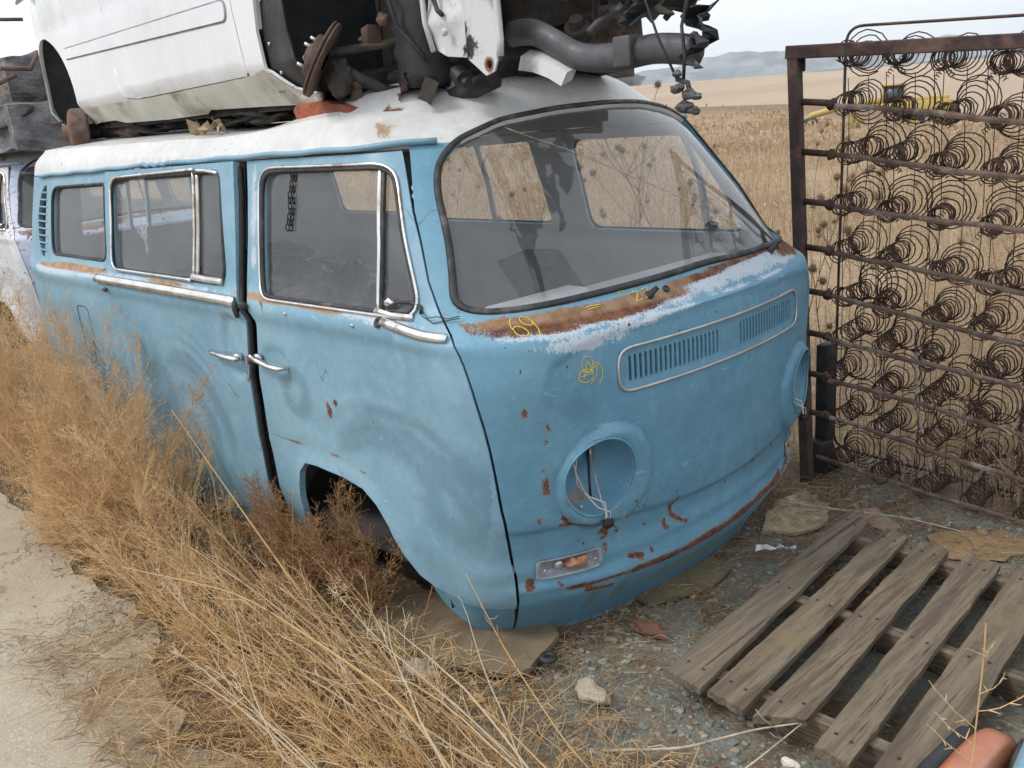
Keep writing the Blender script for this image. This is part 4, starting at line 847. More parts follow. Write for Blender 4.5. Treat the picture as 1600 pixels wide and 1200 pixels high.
# ------------------------------------------------------------------ standing grass of the field
def field(name,n,rng,h0,h1,seed,wd,lab):
    R_=np.random.default_rng(seed);x0,x1,y0,y1=rng
    x=R_.uniform(x0,x1,n);y=y0+(y1-y0)*R_.uniform(size=n)**1.7
    k=R_.uniform(size=n)<np.clip(.45+1.5*vnoise(x,y,.6,71)+.9*vnoise(x,y,2.5,72),.06,1);k&=~((x<.0)&(y<1.15));x=x[k];y=y[k];n=len(x)
    H=(h0+(h1-h0)*R_.uniform(size=n))*(1+.5*vnoise(x,y,.5,73));z=hground(x,y)
    th=R_.uniform(0,6.28,n);lean=np.abs(R_.normal(.10,.26,n));dx=np.cos(th)*lean-.10;dy=np.sin(th)*lean
    P0=np.stack([x,y,z],1);P1=P0+np.stack([dx*H*.3,dy*H*.3,H*.55],1);P2=P0+np.stack([dx*H*.9,dy*H*.9,H*(.95-.3*lean)],1)
    w=wd*(1+y*.10)*R_.uniform(.6,1.5,n)
    V1,F1=ribbons(P0,P1,w,w*.8);V2_,F2=ribbons(P1,P2,w*.8,w*.25)
    tone=np.repeat(R_.uniform(size=n),4);Vs=[V1,V2_];Fs=[F1,F2+len(V1)];T=[tone,tone]
    # seed heads: short cross pieces on a third of the stems
    kk=R_.uniform(size=n)<.35;Q=P2[kk];q=len(Q)
    for j in range(3):
        d=R_.normal(size=(q,3))*.02*(1+y[kk]*.05)[:,None];d[:,2]=np.abs(d[:,2])+.01;Q0=Q-np.array([0,0,.02*j]);V3,F3=ribbons(Q0,Q0+d,w[kk]*1.6,w[kk]*.6);Fs.append(F3+sum(len(v) for v in Vs));Vs.append(V3);T.append(np.repeat(R_.uniform(.4,1,q),4))
    o=mk(name,np.concatenate(Vs),np.concatenate(Fs),FIELD,None,smooth=False,attrs=dict(tone=np.concatenate(T)));tag(o,lab,'grass',kind='stuff')
field('field_grass',42000,(-7,3.2,.98,5.5),.10,.42,81,.0026,'dry golden grass close behind the spring frame and the van')
field('field_grass',52000,(-22,9,4.5,24),.22,.50,82,.0050,'dry golden grass filling the field beyond')
field('field_grass',26000,(-50,22,20,50),.18,.34,83,.016,'distant dry grass of the field reaching the berm')
# thistles with round seed heads
THM=straw_mat('thistle_brown',(.38,.27,.165),(.48,.36,.235),(.58,.46,.32))
def thistle(h,seed,nh):
    R_=np.random.default_rng(seed);b=MB();pts=[np.array([0,0,-.02])];d=np.array([R_.normal(0,.08),R_.normal(0,.08),1.])
    for k in range(9): d=d+R_.normal(0,.05,3);d/=np.linalg.norm(d);pts.append(pts[-1]+d*h/9)
    b.tube(pts,np.linspace(.0035,.0018,10),5);heads=[pts[-1]]
    for k in range(nh):
        i=R_.integers(4,9);s_=pts[i];dd=np.array([R_.normal(0,.7),R_.normal(0,.7),1.]);dd/=np.linalg.norm(dd);L_=R_.uniform(.10,.30)*h;mid=s_+dd*L_*.5+np.array([0,0,-.0]);e_=s_+dd*L_+np.array([0,0,.05*h]);b.tube([s_,mid,e_],[.002,.0016,.0013],5);heads.append(e_)
    stem=b;hb=[]
    for c in heads:
        r=R_.uniform(.013,.021);q=MB();bm=bmesh.new();bmesh.ops.create_icosphere(bm,subdivisions=2,radius=1);vs=np.array([v.co[:] for v in bm.verts]);fs=[[v.index for v in f.verts] for f in bm.faces];bm.free()
        k=1+.25*R_.uniform(-1,1,len(vs))
        q.add(vs*r*.8*k[:,None]+c+np.array([0,0,r*.6]),fs)
        dirs=vs;P0=dirs*r*.5+c+np.array([0,0,r*.6]);P1=dirs*r*1.45+c+np.array([0,0,r*.6]);V,F=prisms(P0,P1,.0022,.0003);q.add(V,F);hb.append(q)
    return stem,hb
protos=[]
for k,(h,nh) in enumerate(((1.30,6),(1.05,4),(1.45,7),(.9,3))):
    e=empty('thistle',(0,0,0));s_,hb=thistle(h,100+k,nh);s_.build('stem',THM,e,attrs=None);[q.build('seed_head',THM,e,smooth=False) for q in hb];protos.append(e)
def copy_tree(o,parent=None):
    c=o.copy();COL.objects.link(c)
    if parent is not None:c.parent=parent
    for ch in list(o.children): copy_tree(ch,c)
    return c
spots=[(-.55,1.45),(-.42,1.95),(-.75,2.4),(-.32,1.25),(-.2,1.7),(-1.0,2.2),(-1.35,1.9),(-1.7,2.5),(-2.1,2.0),(-2.5,2.6),(-2.9,2.1),(-1.2,3.1),(-.6,3.2),(.1,1.9),(.35,2.4),(.0,2.9),(.55,1.8),(-3.4,3.0),(-4.2,2.6),(-2.2,3.4),(-3.9,3.8),(-1.9,4.2),(-.1,3.8),(.8,3.1),(-5.2,3.3),(-3.0,4.4),(-1.5,1.5),(-2.3,1.5)]
used=[False]*4
for i,(x,y) in enumerate(spots):
    p_=protos[i%4];t=p_ if not used[i%4] else copy_tree(p_);used[i%4]=True
    t.location=(x,y,float(hground(x,y)));t.rotation_euler=(random.uniform(-.12,.12),random.uniform(-.12,.12),random.uniform(0,6.28));s=random.uniform(.85,1.15);t.scale=(s,s,s)
    tag(t,'tall dead thistle with round brown seed heads standing in the field behind the van','thistle','dead thistles behind the van')
# ------------------------------------------------------------------ frame with the old box spring
M['rustbar']=simple('rusty_purple_brown_steel',(.055,.036,.036),(.10,.062,.055),14,.75,.25,bump=.002,dirt=(.16,.10,.08))
M['rustwire']=simple('rusty_spring_wire',(.045,.028,.024),(.10,.055,.038),30,.8,.2)
M['strap']=simple('rusty_flat_strap',(.10,.062,.05),(.19,.125,.10),18,.85,bump=.001,dirt=(.35,.30,.26))
gate=empty('spring_frame',(-.15,.88,.29),0,'rusty bed spring mesh hung on an angle iron frame right of the van','spring frame')
gm=Matrix.Translation((-.15,.88,.29)).inverted()
XE=1.75
b=MB();b.bar((-.222,.88,1.895),(-.148,.88,.24),.040,.044,(0,1,0));b.box((-.215,.90,1.86),(.05,.012,.05));b.build('post',M['rustbar'],gate,bevel=.004,smooth=False)
b=MB();b.bar((-.248,.882,1.905),(XE,.882,1.80),.050,.046);b.build('top_bar',M['rustbar'],gate,bevel=.004,smooth=False)
b=MB();b.bar((XE,.88,1.82),(XE+.07,.88,.25),.05,.055,(0,1,0));b.build('post',M['rustbar'],gate,bevel=.004,smooth=False)
rows=[(1.724,1.615),(1.547,1.449),(1.368,1.279),(1.199,1.083),(1.033,.914),(.870,.763),(.708,.607),(.551,.449),(.372,.287)]
def strapz(r,x): return r[0]+(r[1]-r[0])*(x+.16)/.76
for i,r in enumerate(rows):
    b=MB();xs=np.linspace(-.10 if i<8 else -.12,XE-.03,40);zz=[strapz(r,min(x,.62)) -max(0,x-.62)*.10+.004*math.sin(x*7+i*2)+.0015*math.sin(x*27+i) for x in xs]
    b.tube([(x,.895+.003*math.sin(x*9+i),z) for x,z in zip(xs,zz)],.0095,4,flat=.25,up=(0,1,0));b.build('strap',M['strap'],gate,smooth=False)
    if i<8: b=MB();b.tube([(-.19,.885,strapz(r,-.16)+.006),(-.10,.895,strapz(r,-.12)+.002),(-.075,.90,strapz(r,-.1)-.002)],[.012,.012,.015],8);b.lump((-.085,.9,strapz(r,-.1)),(.02,.016,.02),.3,2,i);b.build('stub',M['rustwire'],gate)
def coil(r0,r1,L_,turns,seed,n=20,lean=(.0,.0)):
    R_=np.random.default_rng(seed);N=int(turns*n);t=np.linspace(0,1,N);a=t*turns*2*math.pi+R_.uniform(0,6)
    rad=r0*(1+.12*np.exp(-t*9))+(r1-r0)*np.clip((t-.68)/.32,0,1)**1.1;adv=t*L_
    x=np.cos(a)*rad+lean[0]*t;z=np.sin(a)*rad+lean[1]*t
    P=np.stack([x,adv,z],1);return P
protoc=[]
for k in range(8):
    P=coil(.036,.090,.26,12.2+.3*k,200+k,16,(.006*(k-3),.016+.006*(k%3-1)))
    tt=np.linspace(0,1,len(P));rk=np.random.default_rng(900+k);P[:,0]+=.012*rk.normal()*np.sin(tt*3.1)+.004*np.sin(tt*17+k);P[:,2]+=.012*rk.normal()*np.sin(tt*3.1)+.004*np.cos(tt*13+k);P[:,:]+=np.array([1,0,1])*(.0012*rk.normal(size=(len(P),1)));P[-22:,1]+=np.linspace(0,rk.uniform(-.03,.03),22);b=MB();b.tube(P,.0026,5);q=b.build('coil_spring',M['rustwire'],gate);protoc.append(q)
cx=[-.045+.172*i for i in range(10)];first=[True]*8;cnt=0
allrows=[(1.90,1.79)]+rows
tie=MB();vw=MB();jr=np.random.default_rng(77)
for i,r in enumerate(allrows):
    for j,x in enumerate(cx):
        if x>XE-.12: continue
        k=(i*3+j*5+i*j)%8;p_=protoc[k]
        c=p_ if first[k] else p_.copy()
        if not first[k]: COL.objects.link(c)
        first[k]=False;c.parent=gate
        z=strapz(r,min(x,.62))-max(0,x-.62)*.1;c.location=(x+jr.normal(0,.005),.898,z+.004);c.rotation_euler=(jr.normal(.0,.06),jr.uniform(0,6.28)*0+jr.normal(0,.05),jr.normal(-.02,.09));s=jr.uniform(.92,1.05);c.scale=(s,s*jr.uniform(.85,1.15),s);cnt+=1
        zb=z+.05
        if i<len(allrows)-1 and j<len(cx)-1:
            r2=allrows[i+1];z2=strapz(r2,min(x+.172,.62))+.05
            for (ax_,az,bx,bz) in((x+.055,zb-.065,x+.118,z2+.068),(x+.118,zb-.065,x+.055,z2+.068)):
                tt=np.linspace(0,1,60);A=np.array([ax_,1.13,az]);B=np.array([bx,1.13,bz]);d=(B-A);l=np.linalg.norm(d)
                if l>.13: B=A+d/l*.13
                d/=l;u_=np.cross(d,(0,1,0));ph=tt*2*math.pi*8
                tie.tube(A+(B-A)*tt[:,None]+.0095*(np.cos(ph)[:,None]*u_+np.sin(ph)[:,None]*np.array([0,1,0])),.0019,3,cap=False)
for j,x in enumerate(cx):
    if x<XE: 
        for dx in(-.03,.045,.11): vw.tube([(x+dx+.004*math.sin(z*9+j),1.0+.01*math.sin(z*5+j),z) for z in np.linspace(.30,1.80,12)],.0016,4)
tie.build('tie_spring',M['rustwire'],gate,smooth=False).__setitem__('kind','stuff')
vw.build('cross_wire',M['rustwire'],gate,smooth=False).__setitem__('kind','stuff')
b=MB();bp=rnd([(-.165,.33),(-.150,1.985),(XE-.03,1.88),(XE,.22)],.07,6);b.tube([(x,1.13,z) for x,z in dens(bp,.1)],.0055,7,closed=True);b.build('border_wire',M['rustbar'],gate)
b=MB();b.box((-.150,1.02,.54),(.05,.07,.52));b.box((-.145,.98,.34),(.09,.10,.14),jit=.01);b.build('wooden_spacer',M['dark'],gate,bevel=.006)
for o in gate.children: o.matrix_parent_inverse=gm
# ------------------------------------------------------------------ pallet
m=NT('weathered_grey_wood');g=m.mapped((28,2.2,28));g2=m.mapped((120,5,120))
c=m.mix(m.ramp(m.noise(1,7,.72,g,.08),.32,.68),(.085,.066,.047),(.235,.19,.135)); c=m.mix(m.ramp(m.noise(1,5,.7,g2),.5,.62),c,(.10,.075,.055)); c=m.mix(m.ramp(m.noise(4,6,.7),.5,.7),c,(.20,.155,.09))
cr=m.ramp(m.noise(1,3,.6,m.mapped((46,1.1,46)),.06),.66,.70); c=m.mix(m.math('MULTIPLY',cr,.85),c,(.035,.026,.02))
c=m.mix(m.math('MULTIPLY',m.ramp(m.attr('tone'),0,1),.35),c,(.17,.14,.11))
h=m.math('SUBTRACT',m.math('ADD',m.noise(1,5,.7,g),m.math('MULTIPLY',m.noise(1,4,.7,g2),.7)),m.math('MULTIPLY',cr,1.4));WOOD=m.done(c,.88,0,m.bump(h,.005,.9),.2)
pal=empty('pallet',(.65,-.15,.29),0,'weathered grey wooden pallet lying on gravel in front of the van','pallet');pm=Matrix.Translation((.65,-.15,.29)).inverted()
NAIL=simple('rusty_nail',(.03,.02,.018),(.06,.03,.02),40,.7)
bz=.352
PK=(1.758-bz)/(1.758-.42);pk=lambda x,y:(1.566+(x-1.566)*PK,-2.368+(y+2.368)*PK)
boards=[((.268,.392),(.350,.340),(.443,-.750),(.334,-.740)),((.415,.328),(.494,.308),(.566,-.762),(.462,-.745)),((.536,.302),(.622,.290),(.694,-.700),(.595,-.765)),((.672,.295),(.770,.280),(.830,-.780),(.748,-.772)),((.812,.285),(.915,.270),(.985,-.760),(.872,-.765)),((1.0,.27),(1.09,.26),(1.12,-.1),(1.03,-.1))]
boards=[tuple(pk(*q) for q in b_) for b_ in boards]
for i,(a,b2,c_,d_) in enumerate(boards[:5]):
    R_=np.random.default_rng(300+i);a,b2,c_,d_=[np.array(q) for q in(a,b2,c_,d_)];nu,nv=10,90;V=[];F=[];T=.021
    for s in(0,1):
        for v in range(nv+1):
            tv=v/nv;L_=a*(1-tv)+d_*tv;R__=b2*(1-tv)+c_*tv
            eL=.004*mnoise.noise(Vector((tv*9,i,0)))+.002*mnoise.noise(Vector((tv*40,i,0)));eR=.004*mnoise.noise(Vector((tv*9,i,5)))+.002*mnoise.noise(Vector((tv*40,i,7)))
            for u_ in range(nu+1):
                tu=u_/nu;p=L_*(1-tu)+R__*tu;p=p+np.array([eL*(1-tu)+eR*tu,0])
                if v in(0,nv): p=p+np.array([0,.010*mnoise.noise(Vector((tu*5,i,v)))])
                z=bz-(T if s else 0)+.006*mnoise.noise(Vector((tv*3,i*3,tu)))+.0015*mnoise.noise(Vector((tv*20,i*3,tu*6)))-.003*(abs(tu-.5)*2)**6*(0 if s else 1)
                V.append((p[0],p[1],z))
    n=nu+1;o2=(nv+1)*n
    for v in range(nv):
        for u_ in range(nu):
            k=v*n+u_;F.append((k,k+n,k+n+1,k+1));F.append((o2+k,o2+k+1,o2+k+n+1,o2+k+n))
        k=v*n;F.append((k,o2+k,o2+k+n,k+n));k=v*n+nu;F.append((k,k+n,o2+k+n,o2+k))
    for u_ in range(nu): k=u_;F.append((k,k+1,o2+k+1,o2+k));k=nv*n+u_;F.append((k,o2+k,o2+k+1,k+1))
    bd=mk('deck_board',V,F,WOOD,pal,smooth=False,attrs=dict(tone=np.full(len(V),[.9,.4,.0,.5,.6][i])));
    nb_=MB()
    for tv in(.06,.5,.94):
        for tu in(.28,.72):
            L_=a*(1-tv)+d_*tv;R__=b2*(1-tv)+c_*tv;p=L_*(1-tu)+R__*tu;q=MB();q.lathe([(0,.002),(.0042,.0015),(.0045,0)],8,axisM((p[0],p[1],bz+.0015+.006*mnoise.noise(Vector((tv*3,i*3,tu)))),(0,0,1)));q.build('nail',NAIL,bd)
bmx=bd
def wood(name,gr):
    m=NT(name);g=m.mapped(tuple(28 if k!=gr else 2.2 for k in range(3)));g2=m.mapped(tuple(120 if k!=gr else 5 for k in range(3)))
    c=m.mix(m.ramp(m.noise(1,6,.65,g,.3),.32,.68),(.085,.065,.048),(.22,.175,.13));c=m.mix(m.ramp(m.noise(1,5,.7,g2),.5,.62),c,(.09,.07,.05));return m.done(c,.9,0,m.bump(m.noise(1,5,.7,g),.005,.9),.2)
WOODX=wood('weathered_wood_crosswise',0)
for y,x0,x1 in((.38,.205,1.15),(-.09,.225,1.15),(-.56,.275,1.15)):
    nn_=30;xs=np.linspace(x0,x1,nn_);V=[];F=[]
    for k,x in enumerate(xs):
        w=.020+.003*mnoise.noise(Vector((x*9,y,0)));zt=bz-.024+.002*mnoise.noise(Vector((x*7,y,2)));yc=y-(x-.6)*.035
        V+=[(x,yc-w,.25),(x,yc+w,.25),(x,yc+w,zt),(x,yc-w,zt)]
        if k: a0=(k-1)*4;b0=k*4;F+=[(a0+j,b0+j,b0+(j+1)%4,a0+(j+1)%4) for j in range(4)]
    F+=[(0,1,2,3),(len(V)-1,len(V)-2,len(V)-3,len(V)-4)];mk('stringer',V,F,WOODX,pal,smooth=False)
for o in pal.children: o.matrix_parent_inverse=pm
# ------------------------------------------------------------------ white car stacked on the roof
M['wcar']=simple('white_car_paint',(.70,.71,.73),(.64,.65,.67),2,.22,dirt=(.55,.54,.50))
M['wdirty']=simple('grimy_cream_sill',(.60,.60,.55),(.50,.49,.42),5,.5,dirt=(.26,.23,.16))
M['apron']=simple('white_apron_with_overspray',(.60,.60,.61),(.50,.50,.51),6,.45,dirt=(.30,.29,.28))
M['liner']=simple('black_plastic_liner',(.012,.014,.017),(.03,.032,.036),8,.55,bump=.002)
M['grime']=simple('greasy_underbody',(.03,.028,.027),(.075,.065,.055),10,.75,bump=.006,dirt=(.12,.085,.06))
M['steelrust']=simple('rusty_cast_iron',(.085,.055,.045),(.15,.10,.08),18,.8,.2,bump=.003,dirt=(.20,.10,.055))
M['rail']=simple('grey_primed_rail',(.05,.048,.054),(.085,.08,.09),12,.5,bump=.001,dirt=(.10,.07,.05))
M['shade']=simple('painted_shadow_grey',(.30,.30,.31),(.2,.2,.2),10,.7)  # grey standing for the shadow line round the side moulding
CARZ=1.85;rzc=math.atan2(-.083,.997)
car=empty('white_car',(-.75,-.75,CARZ),rzc,'white car shell without wheels or front wings stacked on the blue van roof','car')
def cy(s,z):
    s=np.asarray(s,float);z=np.asarray(z,float)
    y=.06*np.clip((-2.6-s)/.5,0,9)**2+.10*np.clip((-3.30-s)/.12,0,1.2)**2+.20*np.clip((z-2.42)/.35,0,3)**2*.6+.004*(z-2.2)
    y=y+.055*sstep(1.957-z,0,.012)*0+.07*np.clip((1.952-z)/.10,0,1)**1.3+.012*sstep(1.956-z,-.002,.010)
    
    y=y+.004*np.exp(-((z-2.32)/.03)**2)
    return y
def cshell(name,poly,holes,mat,parent,res=.035,step=.03,thick=.01,off=0,side=1):
    V2,F=cdt2(poly,holes,res,step);Y=cy(V2[:,0],V2[:,1])+off
    if side<0:Y=1.62-Y
    P=np.column_stack([V2[:,0],Y,V2[:,1]-CARZ]);a,b_,c=P[F[:,0]],P[F[:,1]],P[F[:,2]];fl=np.cross(b_-a,c-a)[:,1]*side>0;F[fl]=F[fl][:,::-1]
    return mk(name,P,F,mat,parent,solid=thick,split=40 if thick else 0)
rear_arch=[(-2.83+.435*math.cos(t),1.94+.355*math.sin(t)) for t in np.linspace(math.radians(-12),math.radians(192),30)]
door=[(-.62,2.74),(-.615,2.30),(-.595,2.15),(-.565,2.02),(-.548,1.955),(-.575,1.945),(-1.62,1.937),(-1.74,1.95),(-1.80,2.0),(-1.84,2.2),(-1.85,2.74)]
ol=[(-.47,2.74),(-.452,2.4),(-.437,2.16),(-.443,2.07),(-.418,1.955),(-.33,1.89),(-.215,1.865),(-.235,1.838),(-.6,1.850),(-1.05,1.862),(-1.1,1.85),(-1.5,1.848),(-2.0,1.856),(-2.10,1.872),(-2.30,1.872),(-2.385,1.866)]+rear_arch+[(-3.33,1.90),(-3.38,2.1),(-3.40,2.3),(-3.36,2.74)]
for s_ in(1,-1):
    dh=[(s+.003*(s>-1.7),z-.003*(z<2.0)*(s>-1.78)) for s,z in door]
    bs=cshell('body_side',ol,[dh],M['wcar'],car,.03,.02,side=s_)
    dr=cshell('door',[(s-.002*(s>-1.7),z+.002*(z<2.0)*(s>-1.78)) for s,z in door],[],M['wcar'],car,.03,.02,side=s_)
    cshell('door_jamb',inset(door,-.03),[inset(door,.05)],M['liner'],car,.06,.05,0,off=.02,side=s_)
lz=rnd([(-2.44,2.165),(-2.44,2.214),(-.64,2.192),(-.64,2.125)],[.03,.03,.034,.034],6)
for s0,nm in((0,'side_moulding'),): 
    cshell(nm,inset(lz,.003),[],M['wcar'],car,.02,.02,.012,off=-.006);cshell('moulding_shadow_gap',inset(lz,-.003),[],M['shade'],car,.02,.02,0,off=-.0015)  # thin grey sheet behind the moulding paints its shadow outline
# grimy sill skin just proud of the tucked-under edge
cshell('sill',[(-.43,1.955),(-.33,1.888),(-.22,1.862),(-.237,1.840),(-.6,1.852),(-1.05,1.864),(-1.1,1.852),(-1.5,1.850),(-2.0,1.858),(-2.1,1.874),(-2.27,1.875),(-2.375,1.867),(-2.385,1.90),(-2.385,1.944),(-1.5,1.936),(-.6,1.944)],[],M['wdirty'],car,.02,.015,0,off=-.003)
T=lambda s,y,z:(s,y,z-CARZ)
# cabin, bonnet edge, boot: outside the picture but part of the shell
b=MB();secs=[(-3.12,2.50,2.66,.30),(-2.9,2.60,2.80,.2),(-2.6,2.72,3.02,.26),(-2.1,2.72,3.16,.30),(-1.3,2.72,3.20,.30),(-.8,2.72,3.02,.28),(-.42,2.70,2.80,.20)]
V=[];F=[]
for s,z0,z1,in_ in secs:
    for k in range(9):
        t=k/8;a=math.pi*t;V.append(T(s,.81-(.81-in_*math.sin(a)**.5*.6)*math.cos(a),z0+(z1-z0)*math.sin(a)**.45))
for i in range(len(secs)-1):
    for k in range(8): q=i*9+k;F.append((q,q+9,q+10,q+1))
b.add(V,F);b.build('cabin_roof',M['wcar'],car,solid=.01)
b=MB();b.box(T(-1.60,.81,1.90),(2.7,1.42,.05));b.box(T(-1.7,.16,1.865),(2.5,.10,.05),jit=.01);b.box(T(-1.75,.81,2.1),(2.6,.05,.3));b.build('floor_pan',M['grime'],car,smooth=False)
b=MB();b.box(T(-3.34,.81,2.30),(.06,1.15,.80));b.build('rear_panel',M['wcar'],car,bevel=.02)
# rear wheel house
b=MB();aw=[(-2.83+.46*math.cos(t),1.935+.38*math.sin(t)) for t in np.linspace(-.15,math.pi+.15,24)]
V=[T(s,float(cy(s,z))+.02,z) for s,z in aw]+[T(s,.42,z) for s,z in aw]+[T(-2.83,.42,1.9)];n=len(aw)
b.add(V,[(i,i+1,n+i+1,n+i) for i in range(n-1)]+[(n+i,n+i+1,2*n) for i in range(n-1)]);b.build('wheel_house',M['liner'],car)
b=MB();b.lathe([(0,-.03),(.028,-.03),(.034,-.01),(.07,-.006),(.092,.0),(.10,.012),(.102,.05),(.112,.052),(.112,.066),(.02,.07)],30,axisM(T(-2.49,-.03,1.838),(.25,1,-.06)).astype(float)@np.diag([1.12,1.12,1.2,1]))
b.tube([T(-2.50,-.04,1.885),T(-2.52,-.10,1.888)],.006,6);dm=b.build('brake_drum',M['steelrust'],car)
b=MB();b.tube([T(-2.50,.05,1.835),T(-2.52,.3,1.85),T(-2.5,1.5,1.86)],.035,8);b.tube([T(-3.15,.35,1.90),T(-2.85,.28,1.87),T(-2.55,.10,1.85)],.022,7);b.tube([T(-2.45,.12,1.83),T(-2.2,.2,1.835),T(-1.9,.25,1.87)],.032,7);b.build('rear_axle',M['grime'],car)
b=MB();P=[T(-2.45,.03,1.80),T(-2.25,.05,1.815),T(-2.05,.06,1.85),T(-1.98,.07,1.88),T(-2.15,.10,1.80),T(-2.40,.12,1.77)];b.lump(T(-2.20,.16,1.815),(.17,.04,.035),.3,3,3);b.build('trailing_arm',M['steelrust'],car)
b=MB()
for k in range(8): b.lump(T(-2.0+k*.2,.24+RNG.uniform(-.05,.05),1.835+RNG.uniform(-.01,.01)),(.13,.08,.03),.6,3,40+k,2)
b.build('exhaust_and_pipes',M['grime'],car)
# front bulkhead liner with rivets
b=MB();aw=[(0.06+.50*math.cos(t),1.97+.60*math.sin(t)) for t in np.linspace(math.radians(60),math.radians(205),22)]
aw=[(s,max(z,1.885)) for s,z in aw];V=[T(min(s,.2) if s>0 else s,.045 if s<0 else .1,z) for s,z in aw]+[T(s+.02,.42,z) for s,z in aw];n=len(aw)
b.add(V,[(i,i+1,n+i+1,n+i) for i in range(n-1)]);b.build('wheel_liner',M['liner'],car)
flp=[(-.47,2.74),(-.452,2.4),(-.437,2.16),(-.443,2.07),(-.418,1.955),(-.33,1.89),(-.225,1.868),(-.245,1.95),(-.285,2.06),(-.30,2.2),(-.29,2.45),(-.25,2.74)]
cshell('hinge_panel',flp,[],M['liner'],car,.03,.02,.006,off=.022)
for (s,z) in((-.425,2.30),(-.425,2.16),(-.40,2.03),(-.345,1.94),(-.28,1.895)):
    q=MB();q.lathe([(0,.004),(.005,.003),(.006,0)],8,axisM(T(s,.017,z),(0,-1,0)));q.build('rivet',M['alu'],car)
b=MB();b.box(T(-.12,.46,2.29),(.62,.03,.75));b.box(T(-.02,.44,2.35),(.5,.03,.02));b.build('inner_wing',simple('dusty_inner_wing',(.10,.095,.085),(.15,.14,.125),5,.85),car,bevel=.01)
# crinkled black column beside the strut
b=MB();b.tube([T(.02,.30,1.86+.035*k) for k in range(26)],[.075+(.012 if k%2 else 0) for k in range(26)],12);b.build('rubber_bellows',M['liner'],car)
b=MB();b.tube([T(-.06,.25,2.6),T(-.02,.20,2.35),T(.0,.18,2.2),T(.045,.2,2.03),T(.10,.26,1.93)],.007,6);b.tube([T(-.12,.3,2.5),T(-.16,.28,2.2),T(-.2,.3,2.02),T(-.12,.34,1.95)],.009,6);b.build('brake_hose',M['rubber'],car)
# strut apron
ap=[(.10,2.75),(.118,2.15),(.135,2.02),(.165,1.952),(.21,1.932),(.335,1.917),(.372,1.893),(.412,1.866),(.447,1.874),(.462,1.90),(.470,1.95),(.468,2.03),(.50,2.10),(.52,2.75)]
V2,F=cdt2(ap,[circ(.428,1.893,.012,12)],.02,.015);Y=.25-.03*sstep(V2[:,0],.30,.34)+.012*np.sin((V2[:,1]-1.9)*40)*(V2[:,0]<.28)*sstep(V2[:,1],1.99,2.03)*sstep(2.12-V2[:,1],0,.03)
P=np.column_stack([V2[:,0],Y,V2[:,1]-CARZ]);a,b_,c=P[F[:,0]],P[F[:,1]],P[F[:,2]];fl=np.cross(b_-a,c-a)[:,1]>0;F[fl]=F[fl][:,::-1]
m=NT('apron_black_overspray');t=m.attr('spray');c=m.mix(m.ramp(m.math('ADD',t,m.math('MULTIPLY',m.math('SUBTRACT',m.noise(60,6,.8),.5),3)),.2,.7),m.mix(m.ramp(m.noise(9,6,.7),.55,.7),(.58,.58,.59),(.42,.40,.38)),(.02,.02,.022))
rr_=m.attr('ring');c=m.mix(m.ramp(m.math('ADD',rr_,m.math('MULTIPLY',m.math('SUBTRACT',m.noise(50,5,.7),.5),.8)),.1,.5),c,(.22,.10,.05));APR=m.done(c,.45)
sp_a=blobs(V2,[(.345,1.945,.045,.04),(.33,1.985,.022,.035),(.30,1.94,.03,.02)]);rg=1-np.abs(np.hypot(V2[:,0]-.428,V2[:,1]-1.893)-.014)/.012
apn=mk('strut_apron',P,F,[APR],car,solid=.006,split=40,attrs=dict(spray=np.clip(sp_a,-1.5,1),ring=np.clip(rg,-1,1)))
b=MB();b.tube([T(.455,.225,2.75),T(.47,.225,2.08),T(.475,.225,1.95),T(.47,.225,1.91)],.010,7);b.tube([T(.10,.24,2.75),T(.135,.235,2.03),T(.165,.235,1.95)],.008,7);b.build('apron_flange',M['apron'],apn)
b=MB();b.tube([T(.17,.235,2.12),T(.185,.235,2.09),T(.20,.235,2.055),T(.225,.232,2.04)],.007,6);b.tube([T(.42,.21,2.13),T(.44,.205,2.09),T(.452,.205,2.05)],.007,6);b.build('cable_loom',M['rubber'],car)
b=MB();b.lump(T(.235,.228,1.995),(.012,.008,.012),.2,2,9);b.build('cream_clip',M['wdirty'],apn)
# rotor and hub, steered and hanging
C0=np.array(T(-.150,.05,1.962));nd=np.array([-.47,-.66,.50]);nd/=np.linalg.norm(nd)
b=MB();b.lathe([(.03,-.004),(.115,-.004),(.117,-.002),(.117,.003),(.104,.003),(.104,.008),(.117,.008),(.117,.013),(.115,.015),(.03,.015)],40,axisM(C0-nd*.01,nd));b.build('brake_disc',M['steelrust'],car)
b=MB();b.lathe([(.064,.0),(.064,.028),(.060,.032),(.030,.032),(.027,.045),(0,.046)],24,axisM(C0,nd));hub=b.build('hub',M['steelrust'],car)
u_=np.cross(nd,(0,0,1));u_/=np.linalg.norm(u_);v_=np.cross(nd,u_)
for k in range(4):
    q=MB();c_=C0+nd*.030+(u_*math.cos(k*1.571+.4)+v_*math.sin(k*1.571+.4))*.046;q.tube([c_,c_+nd*.024],.005,8);q.build('wheel_stud',M['alu'],hub)
b=MB();b.lump(tuple(C0-nd*.06+np.array([.0,0,-.03])),(.035,.04,.05),.3,3,12);b.tube([C0-nd*.03,C0-nd*.10+np.array([.02,.1,-.05]),T(-.05,.32,1.85)],.018,8);b.tube([C0-nd*.03+np.array([0,0,.03]),T(-.06,.28,2.00),T(-.03,.36,2.04)],.013,8);b.build('steering_knuckle',M['grime'],car)
b=MB();b.box(T(-.10,.20,2.02),(.05,.04,.05),jit=.004);b.lump(T(-.055,.22,2.06),(.02,.02,.02),.3,2,3);b.lump(T(-.13,.2,2.01),(.018,.02,.015),.3,2,4);b.build('caliper_bracket',M['steelrust'],car,bevel=.004)
